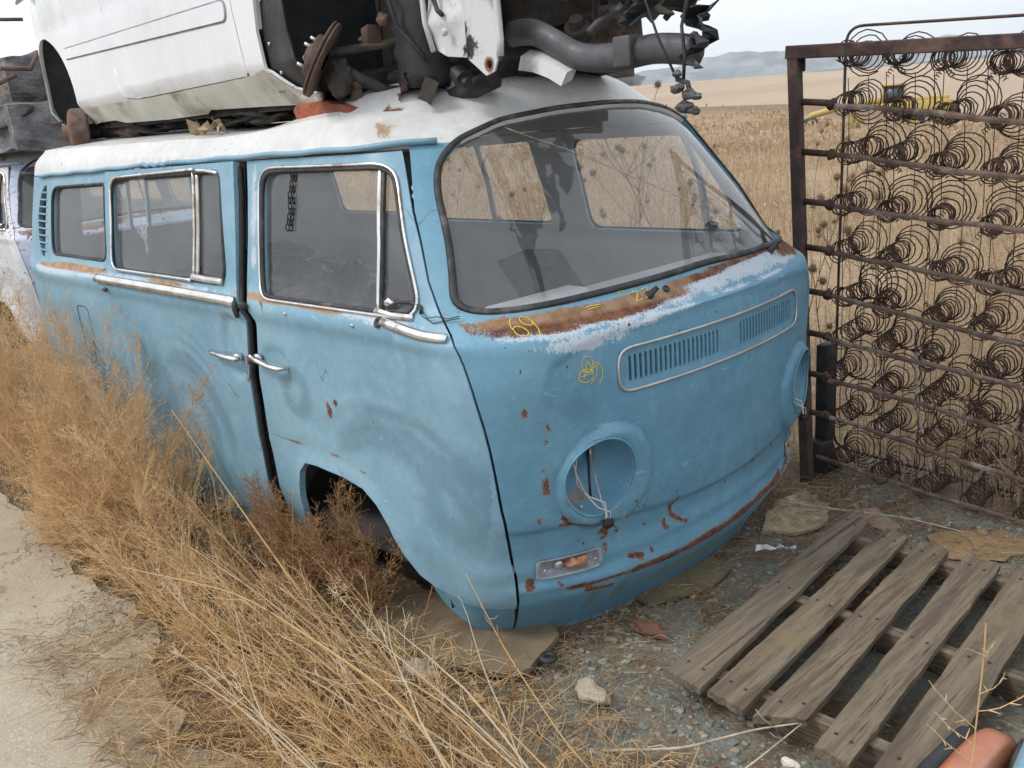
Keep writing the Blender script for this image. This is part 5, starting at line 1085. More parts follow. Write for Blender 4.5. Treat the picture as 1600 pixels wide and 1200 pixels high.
# subframe, lower mess
b=MB()
b.tube([T(-.45,.30,1.83),T(-.2,.33,1.80),T(.05,.36,1.82),T(.22,.4,1.865)],.042,8,flat=.7)
b.build('subframe',M['grime'],car)
for k,(s,y,z,a,bb_,c_,sd) in enumerate(((-.05,.36,1.85,.10,.06,.04,2),(.0,.6,1.92,.2,.15,.08,6),(-.3,.6,1.9,.2,.2,.1,7))):
    q=MB();q.lump(T(s,y,z),(a,bb_,c_),.45,3,60+sd,1.8);q.build('suspension_arm',M['grime'],car)
b=MB()
for dx in(-.04,.04): b.box(T(-.16+dx,.14,1.825),(.026,.03,.11),jit=.002)
b.box(T(-.16,.14,1.885),(.12,.035,.022),jit=.002);b.box(T(-.16,.14,1.775),(.13,.05,.015));b.lump(T(-.18,.13,1.89),(.035,.02,.015),.3,2,5);b.build('rusty_bracket',M['steelrust'],car,bevel=.004)
b=MB();b.lathe([(0,.0),(.016,.0),(.018,.03),(.013,.035),(.013,.07),(.017,.075),(.017,.085),(0,.09)],12,axisM(T(-.265,.10,1.785),(0,0,1)));b.build('ball_joint',M['rail'],car)
# frame rail with flange
def chkopen(P,it=2):
    for _ in range(it): P=[P[0]]+[((a[0]+2*b[0]+c[0])/4,(a[1]+2*b[1]+c[1])/4) for a,b,c in zip(P,P[1:],P[2:])]+[P[-1]]
    return P
rp_=[(.40,1.97),(.45,1.972),(.50,1.965),(.58,1.925),(.64,1.893),(.70,1.880),(.80,1.876),(.90,1.886),(.97,1.878),(1.03,1.868)]
b=MB();b.tube([T(s,.33,z) for s,z in chkopen(dens(rp_,.03,False))],.034,10,flat=.8,up=(0,1,0));b.build('frame_rail',M['rail'],car)
b=MB();b.tube([T(s,.315,z-.036) for s,z in [(.46,1.935),(.52,1.925),(.58,1.905),(.63,1.880)]],.016,4,flat=2.0,up=(0,.6,.8));b.build('rail_reinforcement',M['apron'],car,smooth=False)
b=MB();b.box(T(.835,.30,1.885),(.045,.012,.055));b.box(T(.835,.315,1.885),(.055,.05,.07));b.build('rail_bracket',M['rail'],car,bevel=.004)
# engine bay
R3=np.random.default_rng(44)
b=MB();b.box(T(.12,.80,2.26),(.62,.45,.50),jit=.05);b.build('engine_block',M['grime'],car,bevel=.03)
b=MB();b.box(T(.15,.80,2.02),(.40,.3,.22),jit=.04);b.build('gearbox',M['grime'],car,bevel=.03)
def gizmo(kind,c,sc,R_):
    q=MB();ax=R_.normal(size=3);ax/=np.linalg.norm(ax);Mx=axisM(T(*c),ax)
    if kind==0: q.lathe([(0,-sc),(sc*.35,-sc),(sc*.35,-sc*.7),(sc*.6,-sc*.65),(sc*.6,.1*sc),(sc*.72,.12*sc),(sc*.72,.3*sc),(sc*.4,.34*sc),(sc*.38,.8*sc),(sc*.2,.82*sc),(0,sc*.84)],20,Mx)
    elif kind==1:
        r3=Mx[:3,:3];q.box(T(*c),(sc*1.8,sc*1.1,sc*.14),r3)
        for a_,b_2 in((-.7,-.35),(.7,.35),(.7,-.35)): p=np.array(T(*c))+r3@np.array([a_*sc,b_2*sc,sc*.1]);q.lathe([(0,.02),(.009,.02),(.010,0)],6,axisM(p,r3[:,2]))
        q.box(np.array(T(*c))+r3@np.array([sc*.85,0,sc*.3]),(sc*.14,sc*1.1,sc*.7),r3)
    elif kind==2:
        r3=Mx[:3,:3];q.box(T(*c),(sc*1.4,sc*1.1,sc*.9),r3,jit=.006)
        for j in range(6): q.box(np.array(T(*c))+r3@np.array([(-.6+.24*j)*sc,0,sc*.52]),(sc*.06,sc*1.0,sc*.22),r3)
    else:
        V=[];F=[];n1,n2=18,14;r3=Mx[:3,:3]
        for i in range(n1):
            for j in range(n2):
                p=Vector((i*.25,j*.25,c[0]*9));z_=.5*mnoise.noise(p)+.25*abs(mnoise.noise(p*2.7));V.append(np.array(T(*c))+r3@np.array([(i/(n1-1)-.5)*2.2*sc,(j/(n2-1)-.5)*1.6*sc,z_*sc*1.1]))
        for i in range(n1-1):
            for j in range(n2-1): k_=i*n2+j;F.append((k_,k_+n2,k_+n2+1,k_+1))
        q.add(V,F)
    return q
NM=['alternator','mounting_bracket','finned_housing','crumpled_sheet']
for k in range(46):
    s=R3.uniform(.42,1.0);z=R3.uniform(1.98,2.32);y=R3.uniform(.36,.85);kd=[0,1,2,3,3,1][k%6];sc=R3.uniform(.03,.062)
    s=min(s,.94-.62*(y-.36))
    if s>.56 and s<.86 and z<2.06: z+=.09
    q=gizmo(kd,(s,y,z),sc,R3);q.build(NM[kd],[M['grime'],M['liner'],M['rail'],M['steelrust'],M['liner'],M['grime'],M['liner']][k%7],car,smooth=kd!=1,split=32)
for k,(s,y,z,kd,sc) in enumerate(((-.33,.30,1.83,2,.05),(-.2,.34,1.87,0,.05),(-.02,.26,1.85,3,.07),(.08,.28,1.84,1,.06),(.20,.30,1.875,0,.04),(.05,.5,1.90,2,.07),(-.35,.5,1.87,3,.09),(-.42,.28,1.86,1,.05),(.55,.55,1.98,3,.06),(.48,.5,1.97,0,.05))):
    q=gizmo(kd,(s,y,z),sc,R3);q.build(NM[kd],[M['grime'],M['liner'],M['steelrust']][k%3],car,smooth=False)
for k in range(12):
    s=R3.uniform(.5,1.0);P0=np.array(T(s,R3.uniform(.3,.7),R3.uniform(2.0,2.4)));P=[P0]
    for j in range(5): P.append(P[-1]+np.array([R3.normal(.02,.05),R3.normal(0,.04),R3.normal(-.015,.05)]))
    P=[p_ if p_[2]>1.95-CARZ or p_[0]<.5 else p_*np.array([1,1,0])+np.array([0,0,1.95-CARZ+R3.uniform(0,.05)]) for p_ in P];P=[p_*np.array([0,1,1])+np.array([min(p_[0],1.03),0,0]) for p_ in P];q=MB();q.tube(P,R3.uniform(.005,.014),6);q.build('hose',M['rubber'] if k%3 else M['rail'],car)
# torn plastic and wires hanging at the nose
def shred(c,w,h,seed,mat,name='torn_plastic'):
    r=np.random.default_rng(seed);nx,nz_=5,9;V=[];F=[]
    for j in range(nz_):
        for i in range(nx):
            ww=w*(1-.75*(j/(nz_-1))**1.4)*(.8+.4*r.uniform())
            V.append(T(c[0]+(i/(nx-1)-.5)*ww+.02*math.sin(j*.9+seed),c[1]+.02*math.sin(i*1.3+j+seed),c[2]-h*j/(nz_-1)+r.normal(0,.003)))
    for j in range(nz_-1):
        for i in range(nx-1): k=j*nx+i;F.append((k,k+nx,k+nx+1,k+1))
    return mk(name,V,F,mat,car,solid=.004,smooth=False)
shred((.99,.36,2.03),.13,.10,1,M['liner']);shred((.93,.30,2.12),.16,.13,2,M['rail']);shred((1.04,.33,1.96),.06,.09,3,M['liner']);shred((.88,.30,2.04),.13,.10,4,M['liner']);shred((1.045,.30,1.90),.03,.07,6,M['rail']);shred((1.0,.32,2.16),.10,.12,7,M['liner'])
b=MB();b.tube([T(1.01,.30,2.08),T(1.03,.30,1.98),T(1.02,.29,1.92),T(1.035,.28,1.86),T(1.03,.28,1.80)],.004,6);b.build('hanging_cable',M['rubber'],car)
b=MB();b.tube([T(.90,.30,2.14),T(.92,.28,2.0),T(.97,.27,1.9),T(1.02,.27,1.81)],.003,6);b.tube([T(1.02,.27,1.81),T(1.05,.27,1.80),T(1.06,.27,1.77)],.006,6);b.build('hanging_cable',M['rubber'],car)
b=MB()
for k,(s,z,r) in enumerate(((1.03,1.79,.018),(1.06,1.775,.02),(1.05,1.75,.022),(1.08,1.77,.014),(1.03,1.82,.012),(1.075,1.74,.016))): b.lump(T(s,.26,z),(r,r*.7,r*.6),.3,2,k,2)
b.build('broken_connector',M['rail'],car,smooth=False)
# brick wedge, leaf litter on the roof
b=MB();bx=(-.975,-.60,1.805);b.lump((0,0,0),(.185,.065,.045),.12,4,21,1.6);o=b.build('broken_brick',simple('orange_red_brick',(.42,.12,.06),(.30,.085,.045),16,.9,bump=.012,dirt=(.20,.13,.11)),None,smooth=False)
me=o.data
for v in me.vertices:
    c=v.co;c.x=max(min(c.x*1.1,.175+.01*mnoise.noise(c*30)),-.18);c.y=max(min(c.y*1.3,.06),-.06);c.z=max(min(c.z*1.5,.040-.14*max(0,c.x-.03)),-.038);c+=Vector((1,1,1))*.003*mnoise.noise(c*55)
o.location=bx;o.rotation_euler=(0,.04,-.05);tag(o,'broken orange red brick wedged on the van roof under the white car','brick')
b=MB();r=np.random.default_rng(6)
for k in range(16):
    c=np.array([-1.86+r.uniform(-.11,.15),-.60+r.uniform(-.02,.02),1.79+r.uniform(0,.012)]);d=r.normal(size=3)*.017;e=r.normal(size=3)*.015;b.add([c-d,c+e,c+d+(0,0,.01),c-e],[(0,1,2,3)])
o=b.build('dead_leaves',simple('crumpled_dry_leaf',(.36,.25,.16),(.50,.38,.26),25,.9),None,smooth=False,solid=.0015);tag(o,'crumpled dead leaves caught between the van roof and white car','leaves',kind='stuff')
# ------------------------------------------------------------------ second van behind, another wreck on top of it
REP={M['paint']:M['paleblue'],M['front']:M['paleblue'],M['roof']:M['roof']}
van2=copy_tree_skip=None
def copy_van(o,parent,skip):
    if any(o.name.startswith(s) for s in skip): return None
    c=o.copy();COL.objects.link(c)
    if parent is not None: c.parent=parent
    for i,sl_ in enumerate(c.material_slots):
        mt=sl_.material
        if mt in REP: sl_.link='OBJECT';sl_.material=M['palewhite'] if o.name.startswith(('front_door','left_side')) else REP[mt]
    for ch in list(o.children): copy_van(ch,c,skip)
    return c
van2=copy_van(van,None,('chalk','windscreen_crack','loose_wire','heaped','black_sheet','indicator','belt_moulding'))
van2.location=(-2.0-5.40,.64,.285)
for o in van2.children: o.matrix_parent_inverse=VAN_INV
tag(van2,'peeling pale blue and off white van half hidden behind the nearest van','van')
b=MB();W0=Vector((-6.9,.62,2.10));bm=bmesh.new();bmesh.ops.create_cube(bm,size=1);bmesh.ops.subdivide_edges(bm,edges=bm.edges[:],cuts=22,use_grid_fill=True)
V=[]
for v in bm.verts:
    c=v.co.copy();p=Vector((c.x*2.6,c.y*1.55,c.z*.66))
    if p.z>0: p.x*=.86;p.y*=.86
    k=mnoise.fractal(p*1.6+Vector((3,1,0)),1,2.1,4)*.16+mnoise.noise(p*6)*.035;p+=Vector((c.x,c.y,c.z)).normalized()*k;V.append((p.x,p.y,p.z))
F=[[v.index for v in f.verts] for f in bm.faces];bm.free();b.add(V,F)
wr=empty('crushed_car',tuple(W0-Vector((0,0,.3))),.05,'crushed rusty grey car wreck lying on the roof of the pale van','wrecked car')
o=b.build('crumpled_body',simple('crushed_grey_steel',(.09,.095,.10),(.22,.22,.23),4,.6,.1,bump=.02,dirt=(.20,.10,.06)),wr,smooth=False,loc=(0,0,.3))
b=MB()
for k in range(10): b.lump((1.0-.25*k+.1,-.62+RNG.uniform(-.1,.12),RNG.uniform(.0,.18)),(.18,.16,.10),.5,3,k+5,2)
b.build('underbody',M['grime'],wr)
b=MB()
for k in range(14):
    P=[np.array([1.20+RNG.uniform(-.1,.1),-.5+RNG.uniform(-.3,.8),RNG.uniform(.1,.6)])]
    for j in range(4): P.append(P[-1]+RNG.normal(0,.10,3))
    q=MB();q.tube(P,.016,6);q.build('bent_pipe',M['steelrust'] if k%2 else M['rail'],wr)
pole=MB();pole.tube([(-8.6,.35,2.99),(-8.0,.98,2.935)],.016,8);pole.tube([(-8.6,.35,2.99),(-9.2,-.2,.2)],.03,8);o=pole.build('bent_pole',M['rail'],None);tag(o,'thin grey pole end pointing in from the left above the wreck','pole')
# ------------------------------------------------------------------ dry weeds along the van
class RB:
    def __init__(s): s.V=[];s.F=[];s.T=[];s.n=0
    def put(s,VF,tone):
        V,F=VF;s.V.append(V);s.F.append(F+s.n);s.n+=len(V);k=len(V)//max(1,np.size(tone));s.T.append(np.repeat(np.broadcast_to(tone,(np.size(tone),)),k) if np.size(tone)>1 else np.full(len(V),float(tone)))
    def build(s,name,mat,lab,cat):
        o=mk(name,np.concatenate(s.V),np.concatenate(s.F),mat,None,smooth=False,attrs=dict(tone=np.concatenate(s.T)));tag(o,lab,cat,kind='stuff');return o
def unit(a): return a/(np.linalg.norm(a,axis=-1,keepdims=True)+1e-9)
def curve(base,d,L_,grav,R_,n=9,wob=.05):
    P=[np.array(base,float)];d=np.array(d,float);d/=np.linalg.norm(d)
    for k in range(n):
        d=d+R_.normal(0,wob,3)+np.array([0,0,-grav/n]);d/=np.linalg.norm(d);q=P[-1]+d*L_/n;lim=float(np.interp(q[0],[-1.0,-.4,.3],[-1.36,-1.46,-1.66]))
        if q[1]<lim: d[1]=abs(d[1])*.6;q=P[-1]+d*L_/n
        q[2]=max(q[2],.30);P.append(q)
    return np.array(P)
def plume(rbp,rbs,base,d,L_,grav,R_,nb=40,full=1.0,tone=.5,r=.0022,start=.18,spread=.75,seedsz=1.0):
    P=curve(base,d,L_,grav,R_);n=len(P)-1;rad=np.linspace(r,r*.35,n+1);rbp.put(prisms(P[:-1],P[1:],rad[:-1],rad[1:]),tone*.6+.3)
    if nb==0: return P
    t=start+(1-start)*R_.uniform(size=nb)**.85;i=np.minimum((t*n).astype(int),n-1);f=(t*n-i)[:,None];B=P[i]*(1-f)+P[i+1]*f;T_=unit(P[i+1]-P[i])
    D=unit(T_*(.9)+R_.normal(0,spread*.62,(nb,3))+np.array([0,0,.10]));bl=L_*.36*(1.12-t*.8)*R_.uniform(.4,1.1,nb)
    segs=[B];dd=D
    for k in range(3): dd=unit(dd+R_.normal(0,.14,(nb,3))+T_*.12+np.array([0,0,-.05*grav]));segs.append(segs[-1]+dd*(bl/3)[:,None])
    for k in range(3):
        A,C_=segs[k].copy(),segs[k+1].copy();A[:,2]=np.maximum(A[:,2],.3);C_[:,2]=np.maximum(C_[:,2],.3)
        rbs.put(ribbons(A,C_,np.full(nb,.0021-.0004*k),np.full(nb,.0016-.0004*k)),np.clip(tone+R_.normal(0,.12,nb),0,1))
    m=nb*7;bi=R_.integers(0,nb,m);u_=R_.uniform(.15,3,m);k=np.minimum(u_.astype(int),2);ff=(u_-k)[:,None];S_=np.stack(segs,1);A=S_[bi,k]*(1-ff)+S_[bi,k+1]*ff
    td=unit(unit(S_[bi,k+1]-S_[bi,k])+R_.normal(0,.55,(m,3)));tl=R_.uniform(.012,.05,m)*min(1,L_/.5);E_=A+td*tl[:,None];A[:,2]=np.maximum(A[:,2],.3);E_[:,2]=np.maximum(E_[:,2],.3)
    rbs.put(ribbons(A,E_,np.full(m,.0012),np.full(m,.0007)),np.clip(tone+R_.normal(0,.15,m),0,1))
    q=int(m*2.0*full);ti=R_.integers(0,m,q);g=R_.uniform(.1,1.05,q)[:,None];A=A[ti]*(1-g)+E_[ti]*g+R_.normal(0,.0015,(q,3));sd=unit(R_.normal(size=(q,3)))*R_.uniform(.0022,.0052,q)[:,None]*seedsz
    rbs.put(ribbons(A,A+sd,R_.uniform(.0016,.0036,q)*seedsz,R_.uniform(.0010,.0026,q)*seedsz),np.clip(tone+R_.normal(.05,.22,q),0,1))
    return P
def weeds(name,n,gen,mat,seed,lab,**kw):
    R_=np.random.default_rng(seed);a=RB();b_=RB()
    for k in range(n):
        base,d,L_,grav,kk=gen(R_,k);q=dict(kw);q.update(kk);plume(a,b_,base,d,L_,grav,R_,**q)
    a.V+=b_.V;a.F+=[f+a.n for f in b_.F];a.T+=b_.T;a.n+=b_.n
    return a.build(name,mat,lab,'weeds')
def gA(R_,k):
    x=R_.uniform(-4.3,-1.35);y=-.99-R_.uniform(0,.27)*(1+.25*(x<-2.5));H=np.interp(x,[-4.3,-3.2,-2.3,-1.8,-1.35],[1.02,1.02,1.0,.92,.70])
    return (x,y,.29),(-.42+R_.normal(0,.20),-.02+R_.normal(0,.26),.85),H*R_.uniform(.75,1.1),.75,dict(tone=R_.uniform(.15,.8))
weeds('tumbleweed_thicket',165,gA,KOCH,501,'thick tan thicket of dry feathery weeds leaning along the rear of the blue van',nb=52)
def gB(R_,k):
    x=R_.uniform(-2.1,-.62);y=-.99-R_.uniform(0,.30);H=np.interp(x,[-2.3,-1.3,-1.0,-.6],[.70,.60,.46,.26])
    return (x,y,.29),(-.75+R_.normal(0,.25),-.12+R_.normal(0,.3),.55+R_.normal(0,.12)),H*R_.uniform(.8,1.25),.8,dict(tone=R_.uniform(.3,.9))
weeds('tumbleweed_thicket',95,gB,KOCH,502,'low dry weeds in front of the van wheel arch, bent over towards the left',nb=34,full=.8)
def gC(R_,k):
    return (R_.uniform(-1.12,-.50),R_.uniform(-.96,-.82),.29),(-.30+R_.normal(0,.3),-.05+R_.normal(0,.2),.8),R_.uniform(.26,.48),.6,dict(tone=R_.uniform(0,.5))
RED=straw_mat('reddish_dead_weed',(.30,.165,.08),(.46,.28,.14),(.62,.43,.24))
weeds('reddish_weeds',44,gC,RED,503,'reddish brown dead weed growing inside the wheel arch opening',nb=34,full=.8)
# whole bushes bowled over at the left and bottom: long bare stalks fanning to the upper left
def gD(R_,k):
    x=R_.uniform(-1.5,.25);y=-1.08-R_.uniform(0,.30)
    return (x,y,.295+R_.uniform(0,.05)),(-1+R_.normal(0,.12),.0+R_.normal(0,.13),.22+R_.uniform(0,.25)),R_.uniform(.55,1.15),.42,dict(tone=R_.uniform(.55,1),nb=int(R_.choice([0,0,8,16])),r=R_.uniform(.0014,.003),full=.35)
weeds('straw_stalks',110,gD,STRAW,504,'long pale stalks lying over the weeds and fanning out to the upper left')
def gD2(R_,k):
    x=R_.uniform(-.6,.5);y=-1.12-R_.uniform(0,.36)
    return (x,y,.30+R_.uniform(0,.06)),(-1+R_.normal(0,.15),R_.normal(.05,.22),.20+R_.uniform(0,.2)),R_.uniform(.45,1.0),.45,dict(tone=1.,nb=int(R_.choice([0,3,6])),r=R_.uniform(.002,.0034),full=.15,start=.5)
PALE=straw_mat('bleached_straw',(.62,.47,.28),(.74,.60,.40),(.84,.74,.56))
weeds('straw_stalks',42,gD2,PALE,507,'thicker bleached stalks lying across the bottom of the picture')
def gE(R_,k):
    x=R_.uniform(-.5,.6);y=-1.10-R_.uniform(0,.42)*np.interp(x,[-.5,.3],[.7,1.2])
    return (x,y,.30),(-1+R_.normal(0,.35),R_.normal(0,.22),.12+R_.uniform(0,.22)),R_.uniform(.25,.6),.5,dict(tone=R_.uniform(.2,.9),nb=int(R_.choice([0,10,22])),r=R_.uniform(.001,.0022),full=.5)
weeds('straw_stalks',170,gE,STRAW,505,'tangle of flattened dry stalks across the bottom of the picture')
def gF(R_,k):
    x=R_.uniform(-2.1,-.7);y=-1.20-R_.uniform(0,.12)
    return (x,y,.30),(-.7+R_.normal(0,.5),-.75+R_.normal(0,.35),.16+R_.uniform(0,.2)),R_.uniform(.12,.28),.5,dict(tone=R_.uniform(.0,.55),nb=int(R_.choice([12,26])),r=.0014,full=.6)
weeds('dead_twigs',48,gF,KOCH,506,'dark dead twigs and fine stems spilling on to the concrete edge')
BLEACH=simple('grey_bleached_stick',(.46,.41,.33),(.30,.25,.19),30,.9)
# hand placed tall stems
def stem(name,pts,r,mat,lab,hairs=0,seed=0,cat='stalk'):
    R_=np.random.default_rng(seed);P=np.array(pts,float);t=np.linspace(0,1,len(P));tt=np.linspace(0,1,26);Q=np.stack([np.interp(tt,t,P[:,k]) for k in range(3)],1)
    for _ in range(4): Q[1:-1]=Q[1:-1]*.5+.25*(Q[2:]+Q[:-2])
    b=MB();b.tube(Q,np.linspace(r,r*.4,26),6);n=0
    for k in range(hairs):
        i=R_.integers(6,25);d=R_.normal(0,1,3);d[2]=abs(d[2]);d/=np.linalg.norm(d);L_=R_.uniform(.012,.06);b.tube([Q[i],Q[i]+d*L_*.6,Q[i]+d*L_+np.array([0,0,.01])],[r*.45,r*.35,r*.2],4)
    V=np.concatenate(b.v);o=mk(name,V,b.f,mat,None,attrs=dict(tone=np.full(len(V),.75)));tag(o,lab,cat);return o
stem('straw_stalk',[(.28,-1.28,.30),(-.1,-1.24,.46),(-.7,-1.30,.56),(-1.25,-1.42,.52)],.0042,STRAW,'thickest pale straw stalk crossing the weeds diagonally in the lower left',5,1)
stem('straw_stalk',[(-.70,-1.05,.32),(-1.05,-1.08,.62),(-1.42,-1.10,.92)],.0040,STRAW,'stiff straight straw stem leaning up across the sliding door',0,2)
stem('straw_stalk',[(.46,-1.05,.30),(.25,-1.02,.36),(.02,-.98,.50),(-.13,-.96,.66)],.0026,STRAW,'slender pale twig rising against the front corner of the van',9,3)
stem('straw_stalk',[(.60,-1.12,.30),(.35,-1.14,.37),(.12,-1.1,.40),(-.02,-1.08,.40)],.0032,STRAW,'pale forked twig lying low before the front corner of the van',6,4)
stem('reddish_stem',[(-.02,-.92,.29),(-.025,-.93,.42),(-.03,-.935,.50)],.0036,simple('orange_stem',(.42,.20,.08),(.30,.13,.06),30,.8),'upright orange brown stem in front of the van corner',4,5)
stem('straw_stalk',[(-1.75,-1.12,.32),(-1.95,-1.10,.7),(-2.15,-1.08,1.0)],.0034,STRAW,'bristly seed stem sticking up above the weeds by the rear quarter',14,6)
stem('straw_stalk',[(-1.30,-1.06,.32),(-1.33,-1.04,.62),(-1.36,-1.03,.83)],.0028,STRAW,'upright bristly seed spike in front of the sliding door',22,7)
stem('straw_stalk',[(-.98,-1.0,.32),(-.96,-.98,.52),(-.93,-.97,.70)],.0026,STRAW,'thin seed spike standing in front of the door shut line',16,8)
for k,(a,b_) in enumerate((((.20,.60,.31),(.50,.63,.33)),)):
    stem('straw_stalk',[(-.10,.56,.33),(.15,.60,.34),(.36,.60,.37),(.55,.62,.36)],.0040,BLEACH,'grey white stick lying behind the far end of the pallet',3,20)
stem('straw_stalk',[(.28,-.93,.30),(.45,-.83,.33),(.56,-.70,.36),(.64,-.62,.37)],.0045,BLEACH,'crooked stick poking under the near end of the pallet',2,21)
stem('straw_stalk',[(.56,-.90,.30),(.62,-.80,.36),(.66,-.66,.40)],.0034,BLEACH,'short pale stick resting on the near pallet boards',1,22)
stem('straw_stalk',[(.15,1.15,.9),(.20,1.06,.62),(.30,1.0,.36)],.0085,simple('bleached_stick',(.62,.57,.50),(.25,.2,.15),40,.9),'bleached stick leaning inside the bed springs',0,23)
# sprig over the orange lamp, bottom right
b=RB();R_=np.random.default_rng(9);STR2=STRAW
P=curve((1.045,-.72,.42),(.02,.05,1),.36,-.05,R_,10,.05);b.put(prisms(P[:-1],P[1:],np.full(10,.0020),np.full(10,.0016)),.6)
for i,d,l in((2,(-.9,.1,.5),.10),(4,(-.8,-.2,.7),.12),(5,(.8,.3,.2),.10),(6,(.6,.2,.8),.08),(3,(-.9,.2,.15),.09),(8,(.5,-.3,.8),.05)):
    Q=curve(P[i],d,l,-.4,R_,5,.12);b.put(prisms(Q[:-1],Q[1:],np.full(5,.0014),np.full(5,.0009)),.8)
    for j in range(4): q=Q[j+1];b.put(prisms(q[None],(q+R_.normal(0,.010,3))[None],[.0016],[.0006]),.95)
o=b.build('dry_sprig',STRAW,'','');del o['kind'];tag(o,'thin yellow sprig in front of the orange lamp at bottom right','sprig')
# ------------------------------------------------------------------ things lying about
def slab(name,pts,z,t,mat,lab,cat,jag=.01,seed=0,tilt=(0,0)):
    r=np.random.default_rng(seed);P=[(x+r.normal(0,jag),y+r.normal(0,jag)) for x,y in dens(pts,.05)];V2,F=cdt2(P,[],.03,.2);c=V2.mean(0)
    zz=z+(V2[:,0]-c[0])*tilt[0]+(V2[:,1]-c[1])*tilt[1]+.003*vnoise(V2[:,0],V2[:,1],9,seed)
    a,b_,c_=V2[F[:,0]],V2[F[:,1]],V2[F[:,2]];fl=((b_-a)[:,0]*(c_-a)[:,1]-(b_-a)[:,1]*(c_-a)[:,0])<0;F[fl]=F[fl][:,::-1]
    o=mk(name,np.column_stack([V2,zz]),F,mat,None,solid=t,split=40);tag(o,lab,cat);return o
slab('plywood_sheet',[(-.66,-.98),(-.72,-.72),(-.30,-.55),(-.13,-.62),(-.085,-.81),(-.125,-.862),(-.30,-.93),(-.50,-.985)],.318,.018,simple('muddy_plywood',(.19,.145,.09),(.14,.105,.065),6,.9,bump=.004,dirt=(.12,.09,.06)),'muddy brown plywood sheet trapped under the front corner of the van','plywood',.004,1)
slab('plywood_sheet',[(-.05,-.30),(.045,-.10),(.02,.06),(-.2,.1),(-.25,-.3)],.304,.012,simple('mossy_plywood',(.13,.10,.06),(.17,.145,.08),7,.9,bump=.004,dirt=(.12,.10,.06)),'mossy piece of board under the middle of the van front','board',.004,2)
slab('stone_slab',[(-.05,.36),(-.13,.60),(-.10,.76),(.06,.66),(.12,.50),(.06,.40)],.306,.012,simple('pale_sandstone',(.60,.50,.34),(.48,.39,.26),6,.9,bump=.004,dirt=(.28,.22,.14)),'pale cream stone slab by the far end of the van front','stone slab',.006,3)
slab('broken_tile',[(.135,.673),(.196,.751),(.34,.63),(.337,.564),(.25,.60)],.312,.014,simple('pinkish_tile',(.30,.22,.17),(.24,.18,.14),9,.9,bump=.003),'flat pinkish broken slab beside the top of the pallet','slab',.004,4)
slab('sand_patch',[(.43,.683),(.50,.77),(.646,.838),(.75,.80),(.70,.62),(.60,.56),(.50,.55)],.297,.002,simple('ochre_sand',(.33,.22,.11),(.27,.18,.095),7,.95,bump=.008,dirt=(.17,.15,.12)),'patch of ochre sand on the gravel below the spring frame','sand',.018,5)
def rock(name,c,size,mat,lab,cat,seed,amp=.25):
    b=MB();b.lump((0,0,0),size,amp,3,seed,1.4);o=b.build(name,mat,None,smooth=False,loc=c);tag(o,lab,cat);return o
CONC=simple('rough_concrete',(.36,.30,.23),(.46,.40,.32),18,.95,bump=.008,dirt=(.25,.19,.13))
rock('concrete_chunk',(.125,-.78,.315),(.052,.034,.026),CONC,'angular tan chunk of concrete in front of the van corner','concrete chunk',3)
rock('concrete_chunk',(-.33,-1.0,.31),(.06,.035,.028),CONC,'smaller mud coloured chunk of concrete in the straw beside the plywood','concrete chunk',5)
rock('red_stone',(.04,-.42,.305),(.06,.03,.014),simple('rusty_red_shard',(.19,.08,.055),(.14,.07,.05),14,.9,bump=.004),'flat dark red shard lying below the middle of the van front','shard',7)
rock('white_shard',(.655,-.70,.310),(.022,.014,.012),simple('white_ceramic',(.68,.66,.60),(.5,.45,.36),12,.6),'small white broken shard at the near edge of the pallet','shard',8)
b=MB();b.lathe([(.010,.004),(.012,.010),(.024,.010),(.026,.004),(.026,0),(.0,0)],20,None);o=b.build('rubber_grommet',M['rubber'],None,loc=(-.067,-.741,.322));tag(o,'small black rubber ring on the plywood at the van corner','rubber ring')
b=MB();r=np.random.default_rng(4);P=[np.array([.06,.26,.315])]
V=[];F=[]
for k in range(9): V+= [(.03+.012*k+r.normal(0,.003),.20+.010*k+r.normal(0,.004),.31+r.uniform(0,.02)),(.04+.012*k+r.normal(0,.003),.175+.012*k+r.normal(0,.004),.315+r.uniform(0,.015))]
F=[(2*k,2*k+1,2*k+3,2*k+2) for k in range(8)];o=mk('plastic_scrap',V,F,simple('white_plastic_film',(.66,.66,.64),(.5,.5,.48),20,.5),None,smooth=False,solid=.001);tag(o,'torn white scrap of plastic film lying beside the van front','plastic scrap')
# car parts right of the pallet
bc=empty('blue_car_panel',(1.25,-.6,.29),0,'blue painted car body corner with an orange lamp at the bottom right edge','car panel')
V=[];F=[];ny,nz_=30,14
for j in range(ny):
    y=-1.35+j*(1.55/(ny-1))
    for k in range(nz_):
        t=k/(nz_-1);V.append((1.092-.012*math.sin(t*2.2)+.02*(1-t)+.10*max(0,(y+.35))**1.3+.35*max(0,t-.80)**1.0*1.2-.10*(y+.5)*(y<-.5),y,.26+.27*min(t,.86)+.02*max(0,t-.86)))
for j in range(ny-1):
    for k in range(nz_-1): a=j*nz_+k;F.append((a,a+1,a+nz_+1,a+nz_))
X=np.array(V);o=mk('body_panel',V,F,[M['paint'],M['inner']],bc,attrs=dict(rust=np.maximum(-1.5,.3-np.abs(X[:,1]+.3)/.3-(X[:,2]-.3)/.1),primer=np.full(len(V),-1.),ochre=np.zeros(len(V)),stain=np.full(len(V),-1.)),solid=.006)
b=MB();
for k in range(9): b.lump((1.075+RNG.uniform(-.004,.006),-1.05+k*.08,.34+RNG.uniform(-.02,.06)),(.022,.05,.05),.5,2,k+70)
b.build('rusty_inner_structure',M['grime'],bc)
